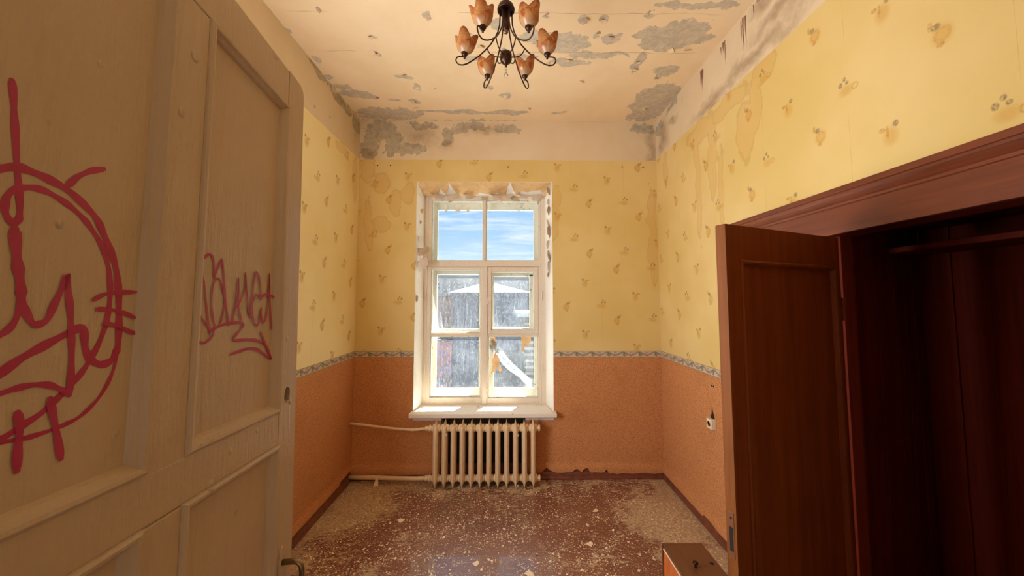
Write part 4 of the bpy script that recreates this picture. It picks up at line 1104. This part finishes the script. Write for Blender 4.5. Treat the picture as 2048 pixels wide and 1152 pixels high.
mb = MB(); mb.tube([(.005 * math.cos(a), 0, 2.880 + .006 * math.sin(a)) for a in [2 * PI * q / 12 for q in range(13)]], .0010, 6); mb.lathe([(.001, 2.873), (.006, 2.868), (.006, 2.862), (.001, 2.857)], 10); mb.build('chain_bead', M['crystal'], ch, smooth=True)
mb = MB(); mb.lathe([(.001, 2.857), (.008, 2.853), (.0125, 2.843), (.008, 2.833), (.001, 2.830)], 14); mb.build('crystal_drop', M['crystal'], ch)

# ------------------------------------------------------------------ radiator, pipes
NSEC, PITCH, RX0, RY = 12, .0812, -.662, 3.462
rad = tag(empty('radiator', (RX0, RY, 0)), 'cream cast-iron radiator of twelve columns under the window', 'radiator')
lev = [(.012, .0015, .050), (.030, .009, .058), (.050, .017, .062), (.066, .022, .066), (.090, .0235, .068), (.30, .0235, .068), (.510, .0235, .068), (.536, .021, .066), (.553, .012, .060), (.570, .006, .056), (.592, .0015, .050)]
def section_mesh():
    m_ = MB(); rings = []
    for z, w, dd in lev:
        rings.append([(-w * .25, -dd, z), (w * .25, -dd, z), (w * .7, -dd * .82, z), (w, -dd * .55, z), (w * .8, 0, z), (w, dd * .55, z), (w * .7, dd * .85, z), (0, dd, z), (-w * .7, dd * .85, z), (-w, dd * .55, z), (-w * .8, 0, z), (-w, -dd * .55, z), (-w * .7, -dd * .82, z)])
    m_.rings(rings)
    for zz in (.078, .522):
        m_.lathe([(.026, -PITCH / 2 + .001), (.033, -PITCH / 2 + .012), (.033, PITCH / 2 - .012), (.026, PITCH / 2 - .001)], 18, (0, 0, zz), 'x')
    # small ears beside the upper hub
    for s_ in (-1, 1): m_.rings([[(s_ * .012, -.045, .548), (s_ * .012, .04, .548), (s_ * .012, .04, .540), (s_ * .012, -.045, .540)], [(s_ * .034, -.03, .553), (s_ * .034, .03, .553), (s_ * .034, .03, .545), (s_ * .034, -.03, .545)]])
    return m_
m_ = section_mesh(); first = m_.build('radiator_column', M['radiator'], rad, .0025)
for k in range(1, NSEC):
    o = first.copy(); COL.objects.link(o); o.location = (k * PITCH, 0, 0)
for zz in (.078, .522):
    for xx, s_ in ((-PITCH / 2, -1), ((NSEC - .5) * PITCH, 1)):
        mb = MB(); mb.lathe([(.024, 0), (.024, s_ * .008), (.030, s_ * .010), (.030, s_ * .022), (.022, s_ * .026)], 6 if s_ > 0 else 16, (xx, 0, zz), 'x'); mb.build('end_plug', M['radiator'], rad, .002)
for k, (c_, zz) in enumerate(((1, .50), (9, .49), (9, .05))):
    o = link('paint_flake', flake_mesh('paint_flake', .02, .05, .6, 300 + k), M['white_flake'], rad); o.location = (c_ * PITCH + .025, -.07, zz); o.rotation_euler = (-1.3, .3, .2)
bx = RX0 - PITCH / 2 - .026
p = tag(empty('heating_pipe', (XL, 3.55, .54)), 'upper cream heating pipe entering the radiator from the left wall', 'pipe')
mb = MB(); mb.tube([(.0, 0, .0), (.12, -.005, -.012), (.28, -.02, -.026), (.45, -.05, -.034), (.62, -.08, -.035), (bx - XL - .02, RY - 3.55, -.033 + .015)], .0125, 12); mb.build('pipe_run', M['radiator'], p, smooth=True)
mb = MB(); mb.lathe([(.018, -.035), (.022, -.032), (.022, -.014), (.017, -.010), (.017, 0)], 6, (bx - XL, RY - 3.55, -.018), 'x'); mb.build('union_nut', M['radiator'], p)
p = tag(empty('heating_pipe', (XL, 3.545, .05)), 'lower cream heating pipe along the baseboard left of the radiator', 'pipe')
mb = MB(); mb.tube([(.0, 0, .0), (.2, -.015, .004), (.5, -.05, .012), (.65, -.075, .02), (bx - XL, RY - 3.545, .028)], .019, 12); mb.build('pipe_run', M['radiator'], p, smooth=True)
mb = MB(); mb.lathe([(.024, -.03), (.027, -.026), (.027, -.008), (.02, 0)], 8, (bx - XL, RY - 3.545, .028), 'x'); mb.build('union_nut', M['radiator'], p)

# ------------------------------------------------------------------ socket on the right wall
so = tag(empty('wall_socket', (XR - .0025, 2.705, .805)), 'cream surface-mounted power socket with scorch mark above, right wall', 'socket')
mb = MB(); mb.box(-.036, 0, -.033, .033, -.034, .034); mb.build('socket_box', M['plastic'], so, .004)
mb = MB(); mb.lathe([(.020, -.036), (.022, -.039), (.019, -.039), (.017, -.036)], 20, axis='x'); mb.build('socket_rim', M['tan_sheet'], so)
for dy_ in (-.009, .009):
    mb = MB(); mb.lathe([(.003, -.0368), (.003, -.036)], 8, (0, dy_, 0), 'x'); mb.build('pin_hole', M['soot_and_shade'], so)  # black discs painted for the shade in the pin holes

# ------------------------------------------------------------------ small cabinet lying by the open leaf
cb = tag(empty('cabinet', (.918, 1.76, 0)), 'small brown cabinet with a knob lying face up beside the open closet door', 'cabinet')
w2, y0, y1, zt = .107, -.30, .253, .42
mb = MB(); mb.box(-w2 + .006, -w2 + .020, y0, y1 - .014, .0, zt - .016); mb.build('side_panel', M['box_light'], cb, .001)
mb = MB(); mb.box(w2 - .020, w2 - .002, y0, y1 - .014, .0, zt - .016); mb.build('side_panel', M['box_light'], cb, .001)
mb = MB(); mb.box(-w2, w2, y1 - .014, y1, .0, zt - .001); mb.build('end_panel', M['box_dark'], cb, .002)
mb = MB(); mb.box(-w2, w2, y0 - .014, y0, .0, zt - .016); mb.build('end_panel', M['box_dark'], cb, .002)
mb = MB(); mb.box(-w2 + .02, w2 - .02, y0, y1 - .014, .0, .015); mb.build('back_panel', M['box_light'], cb)
mb = MB(); mb.box(-w2 + .004, w2, y0 - .014, y1 - .015, zt - .016, zt); dd_ = mb.build('cabinet_door', M['box_dark'], cb, .002)
mb = MB(); mb.lathe([(.006, zt), (.005, zt + .010), (.006, zt + .014), (.012, zt + .018), (.0135, zt + .023), (.010, zt + .027), (.001, zt + .029)], 18, (-.017, .072, 0)); mb.build('knob', M['bronze'], dd_, smooth=True)
mb = MB(); mb.lathe([(.010, zt + .0003), (.008, zt + .002), (.001, zt + .002)], 10, (.076, .098, 0)); mb.build('keyhole', M['soot_and_shade'], dd_)  # keyhole shade painted as a black disc
mb = MB(); mb.prism([(-w2 + .0005, y1 - .02), (-w2 + .010, y1 - .03), (-w2 + .006, y1 - .09), (-w2 + .012, y1 - .14), (-w2 + .007, y1 - .22), (-w2 + .012, y1 - .30), (-w2 + .008, y1 - .38), (-w2 + .0005, y1 - .5)], lambda a, b: (a, b, zt - .020), lambda a, b: (a, b, zt - .0155)); mb.build('chipped_veneer', M['floor_flake'], cb)

# ------------------------------------------------------------------ paint chips on the floor
FF = [(-0.81, 2.94), (-1.12, 2.85), (-0.98, 2.82), (-0.96, 2.79), (-0.87, 2.67), (-0.71, 3.03), (-0.58, 2.87), (-0.64, 2.79), (-0.53, 3.02), (-0.48, 2.98), (-0.36, 2.9), (-0.17, 2.99), (-0.28, 3.2), (-0.46, 2.74), (-0.3, 2.73), (-0.22, 2.47), (-0.66, 2.58), (-1.2, 2.43), (-0.46, 2.53), (-0.11, 2.5), (-0.81, 2.62), (-0.99, 2.62), (-1.21, 2.53), (-0.97, 2.51), (-0.99, 3.33), (-0.9, 2.91), (-0.26, 2.92), (-0.36, 2.4), (-0.17, 2.42), (-0.44, 2.58), (-0.29, 2.59), (0.37, 3.31), (0.43, 3.2), (0.66, 3.42), (0.01, 3.13), (0.7, 3.08), (0.61, 2.87), (0.62, 2.81), (0.45, 2.77), (0.84, 2.99), (0.88, 3.03), (0.57, 2.98), (0.56, 2.65), (-0.03, 2.65), (0.14, 2.51), (0.77, 2.53), (0.69, 2.48), (0.2, 2.57), (0.27, 2.5), (0.89, 2.55), (0.15, 2.4), (0.46, 2.42), (0.67, 2.62), (0.96, 2.99), (1.12, 2.94), (0.77, 2.81), (0.91, 2.47), (0.97, 2.51), (-0.16, 2.98), (-0.06, 2.95), (0.04, 2.95), (-0.02, 2.83), (0.01, 2.76), (-0.12, 2.51), (0.01, 2.69), (0.3, 2.56), (0.84, 2.68), (0.82, 2.4), (0.48, 2.41), (0.36, 2.38)]
big = {0: .075, 15: .055, 31 + 4: .06, 31 + 11: .06, 31 + 19: .08}
fm = []
for k in range(8):
    me = flake_mesh('paint_chip', .03, .022, random.uniform(.1, .5), 500 + k, .0012, 3, .45); me.materials.append(M['floor_flake']); fm.append(me)
spots = [(x, y, big.get(i, random.uniform(.016, .030))) for i, (x, y) in enumerate(FF)]
while len(spots) < 140:
    x, y = random.uniform(-1.4, 1.4), random.uniform(2.0, 3.5)
    if abs(x) > .95 and random.random() < .5: continue
    spots.append((x, y, random.uniform(.008, .017)))
for i, (x, y, s_) in enumerate(spots):
    if .78 < x < 1.06 and y < 2.05: continue
    o = bpy.data.objects.new('paint_chip', fm[i % 8]); COL.objects.link(o)
    o.location = (x, y, .0016); f_ = s_ / .03; o.scale = (f_, f_ * random.uniform(.7, 1.1), f_ if f_ < 1.5 else 1.0); o.rotation_euler = (0, 0, random.uniform(0, 6.3))
    own = {0: 'oval cream paint chip on the floor in front of the radiator\'s left side', 15: 'oblong cream paint chip in the window\'s sheen at the front of the floor',
           35: 'cream paint chip in a dusty smear, to the right in front of the radiator', 42: 'broad cream paint chip on the floor left of the small brown cabinet',
           50: 'largest ragged cream paint chip at the front edge of the floor'}
    if i in own: tag(o, own[i], 'paint chip')
    else: tag(o, 'small cream paint chip fallen on the brown floor', 'paint chip', 'paint chips strewn over the floor')
for x, y, z, lab in ((-1.21, 3.54, .0, 'upright triangular paint chip leaning below the lower heating pipe'),):
    o = link('paint_chip', flake_mesh('paint_chip', .045, .07, .3, 77), M['floor_flake']); o.location = (x, y - .06, .002); o.rotation_euler = (1.2, 0, .1); tag(o, lab, 'paint chip')
dust_m = MB()
for i in range(2200):
    x, y = random.uniform(-1.45, 1.45), random.uniform(1.9, 3.55)
    s_ = random.uniform(.003, .008); a = random.uniform(0, 6.3)
    if .76 < x < 1.08 and y < 2.06: continue
    dust_m.add([(x + s_ * random.uniform(.5, 1.2) * math.cos(a + q * 1.57), y + s_ * random.uniform(.5, 1.2) * math.sin(a + q * 1.57), .0012) for q in range(4)] + [(x, y, .0028)], [(0, 1, 4), (1, 2, 4), (2, 3, 4), (3, 0, 4), (3, 2, 1, 0)])
tag(dust_m.build('paint_crumbs', M['floor_flake']), 'fine cream paint crumbs scattered all over the brown floor', 'debris', kind='stuff')

# ------------------------------------------------------------------ the yard behind the glass
mb = MB(); mb.box(-30, 30, 4.6, 60, -1.9, -1.7)  # unseen ground made pale so it bounces sun into the room
tag(mb.build('ground_1', M['ext_ground']), 'pale concrete courtyard outside the window, toned to bounce sun indoors', 'ground', kind='structure')

an = tag(empty('annex_building', (-.62, 12.95, -1.7)), 'grey annex with a white seamed tin roof, nearest in the yard', 'building')
def apart(par, base, name, boxes, mat):
    mb = MB()
    for b in boxes: mb.box(b[0] - base[0], b[1] - base[0], b[2] - base[1], b[3] - base[1], b[4] - base[2], b[5] - base[2])
    return mb.build(name, M[mat], par)
bA = (-.62, 12.95, -1.7)
apart(an, bA, 'wall', [(-1.94, .70, 13.0, 16.0, -1.7, 1.93)], 'ext_wall')
apart(an, bA, 'cornice', [(-2.0, .76, 12.92, 16.08, 1.80, 1.985)], 'ext_wall2')
for a, b in ((-1.90, -1.55), (-1.50, -1.12), (-1.07, -.70), (-.62, -.2), (-.12, .30), (.36, .68)):
    apart(an, bA, 'wall_board', [(a, b, 12.965, 13.0, -1.7, 1.78)], 'ext_wall' if int(a * 10) % 2 else 'ext_wall2')
for z0 in (-.2, .55):
    w_ = apart(an, bA, 'window', [(-1.05, -.72, 12.95, 12.99, z0 - .9, z0 - .4)], 'ext_glass')
ap = Vector((-.82, 14.5, 2.44)); cs = [Vector(v) for v in ((-2.08, 12.82, 1.985), (.84, 12.82, 1.985), (.84, 16.2, 1.985), (-2.08, 16.2, 1.985))]
off = Vector(bA); mb = MB(); mb.add([v - off for v in cs] + [ap - off], [(0, 1, 4), (1, 2, 4), (2, 3, 4), (3, 0, 4), (3, 2, 1, 0)]); mb.build('tin_roof', M['ext_roof'], an)
for k in range(1, 9):
    q = cs[0].lerp(cs[1], k / 9); s_ = MB(); t_ = q.lerp(ap, 1 - .04)
    s_.tube([q - off + Vector((0, 0, .012)), t_ - off + Vector((0, 0, .012))], .014, 5); s_.build('roof_seam', M['ext_seam'], an)

bb = (-3.2, 16.5, -1.7)
br = tag(empty('brick_building', bb), 'dull red brick house with dark slate roof and white snow guards', 'building')
apart(br, bb, 'wall', [(-7.0, -2.2, 16.6, 21.5, -1.7, 1.95)], 'ext_brick')
mb = MB(); mb.add([(a - bb[0], b - bb[1], c - bb[2]) for a, b, c in ((-7.2, 16.4, 1.92), (1.2, 16.4, 1.92), (1.2, 21.8, 3.18), (-7.2, 21.8, 3.24), (-7.2, 16.4, 1.86), (1.2, 16.4, 1.86), (1.2, 21.8, 3.0), (-7.2, 21.8, 3.0))],
                 [(0, 1, 2, 3), (7, 6, 5, 4), (0, 4, 5, 1), (1, 5, 6, 2), (2, 6, 7, 3), (3, 7, 4, 0)]); mb.build('slate_roof', M['ext_tile'], br)
for r_i, yy in enumerate((17.3, 18.2, 19.1)):
    zz = 1.92 + (yy - 16.4) / 5.4 * 1.29
    for k in range(9):
        xx = -3.9 + k * .27 + .1 * r_i
        mb = MB(); mb.rings([[(xx - bb[0] + a, yy - bb[1] + b, zz - bb[2] + c) for a, b, c in ((0, 0, 0), (.03, 0, 0), (.03, .03, 0), (0, .03, 0))], [(xx - bb[0] + .07 + a, yy - bb[1] + b, zz - bb[2] + .12 + c) for a, b, c in ((0, 0, 0), (.03, 0, 0), (.03, .03, 0), (0, .03, 0))]]); mb.build('snow_guard', M['ext_white'], br)
bs = (1.5, 22.5, -1.7)
sh = tag(empty('slate_house', bs), 'far house with a sloping dark slate gable behind the annex', 'building')
apart(sh, bs, 'wall', [(-.4, 4.0, 22.7, 26, -1.7, 2.2)], 'ext_wall2')
mb = MB(); mb.prism([(-1.2, 3.18), (1.45, 2.42), (5, 1.6), (5, 1.4), (-1.2, 1.4)], lambda a, b: (a - bs[0], .0, b - bs[2]), lambda a, b: (a - bs[0], 4.0, b - bs[2])); mb.build('gable', M['ext_tile'], sh)
mb = MB(); mb.prism([(-1.3, 3.22), (5.1, 1.62), (5.1, 1.54), (-1.3, 3.12)], lambda a, b: (a - bs[0], -.15, b - bs[2]), lambda a, b: (a - bs[0], 4.1, b - bs[2])); mb.build('verge_board', M['ext_white'], sh)

bl = (.36, 9.0, -1.7)
lo = tag(empty('louvred_shed', bl), 'shed wall with pale slatted louvres at the right of the yard', 'shed')
apart(lo, bl, 'wall', [(.36, 2.2, 9.05, 11.5, -1.7, 1.30)], 'ext_dark')
for k in range(17):
    z0 = -1.3 + k * .150
    mb = MB(); mb.rings([[(0, .0, z0 + 1.7), (0, .05, z0 + 1.76), (0, .05, z0 + 1.70 + .075), (0, .0, z0 + 1.775 - .02)], [(.9, .0, z0 + 1.7), (.9, .05, z0 + 1.76), (.9, .05, z0 + 1.775), (.9, .0, z0 + 1.755)]]); mb.build('louvre_slat', M['ext_pale'], lo)
apart(lo, bl, 'corner_post', [(.34, .40, 8.99, 9.05, -1.7, 1.32)], 'ext_dark')
apart(lo, bl, 'roof', [(.2, 2.4, 8.8, 11.7, 1.30, 1.40)], 'ext_seam')

bg_ = (-2.6, 12.9, -1.7)
gw = tag(empty('painted_wall', bg_), 'low yard wall sprayed pink, violet and blue left of the annex', 'wall')
apart(gw, bg_, 'wall_face', [(-4.6, -1.97, 12.9, 13.1, -1.7, .25)], 'mural')
apart(gw, bg_, 'coping', [(-4.65, -1.95, 12.86, 13.14, .25, .33)], 'ext_wall2')
bk = (-1.5, 12.86, -1.7)
dbk = MB()
for r_i in range(14):
    for c_i in range(5):
        x0 = -.95 + c_i * .24 + (.12 if r_i % 2 else 0) - .62 * 0; z0 = -1.6 + r_i * .11
        mbk = MB(); mbk.box(x0 - bA[0], x0 + .225 - bA[0], 12.935 - bA[1], 12.965 - bA[1], z0 + 1.7, z0 + .098 + 1.7)
        if r_i == 0 and c_i == 0: bfirst = mbk.build('brick', M['ext_brick2'], an); bx0, bz0 = x0, z0
        else:
            o = bfirst.copy(); COL.objects.link(o); o.location = (x0 - bx0, 0, z0 - bz0)
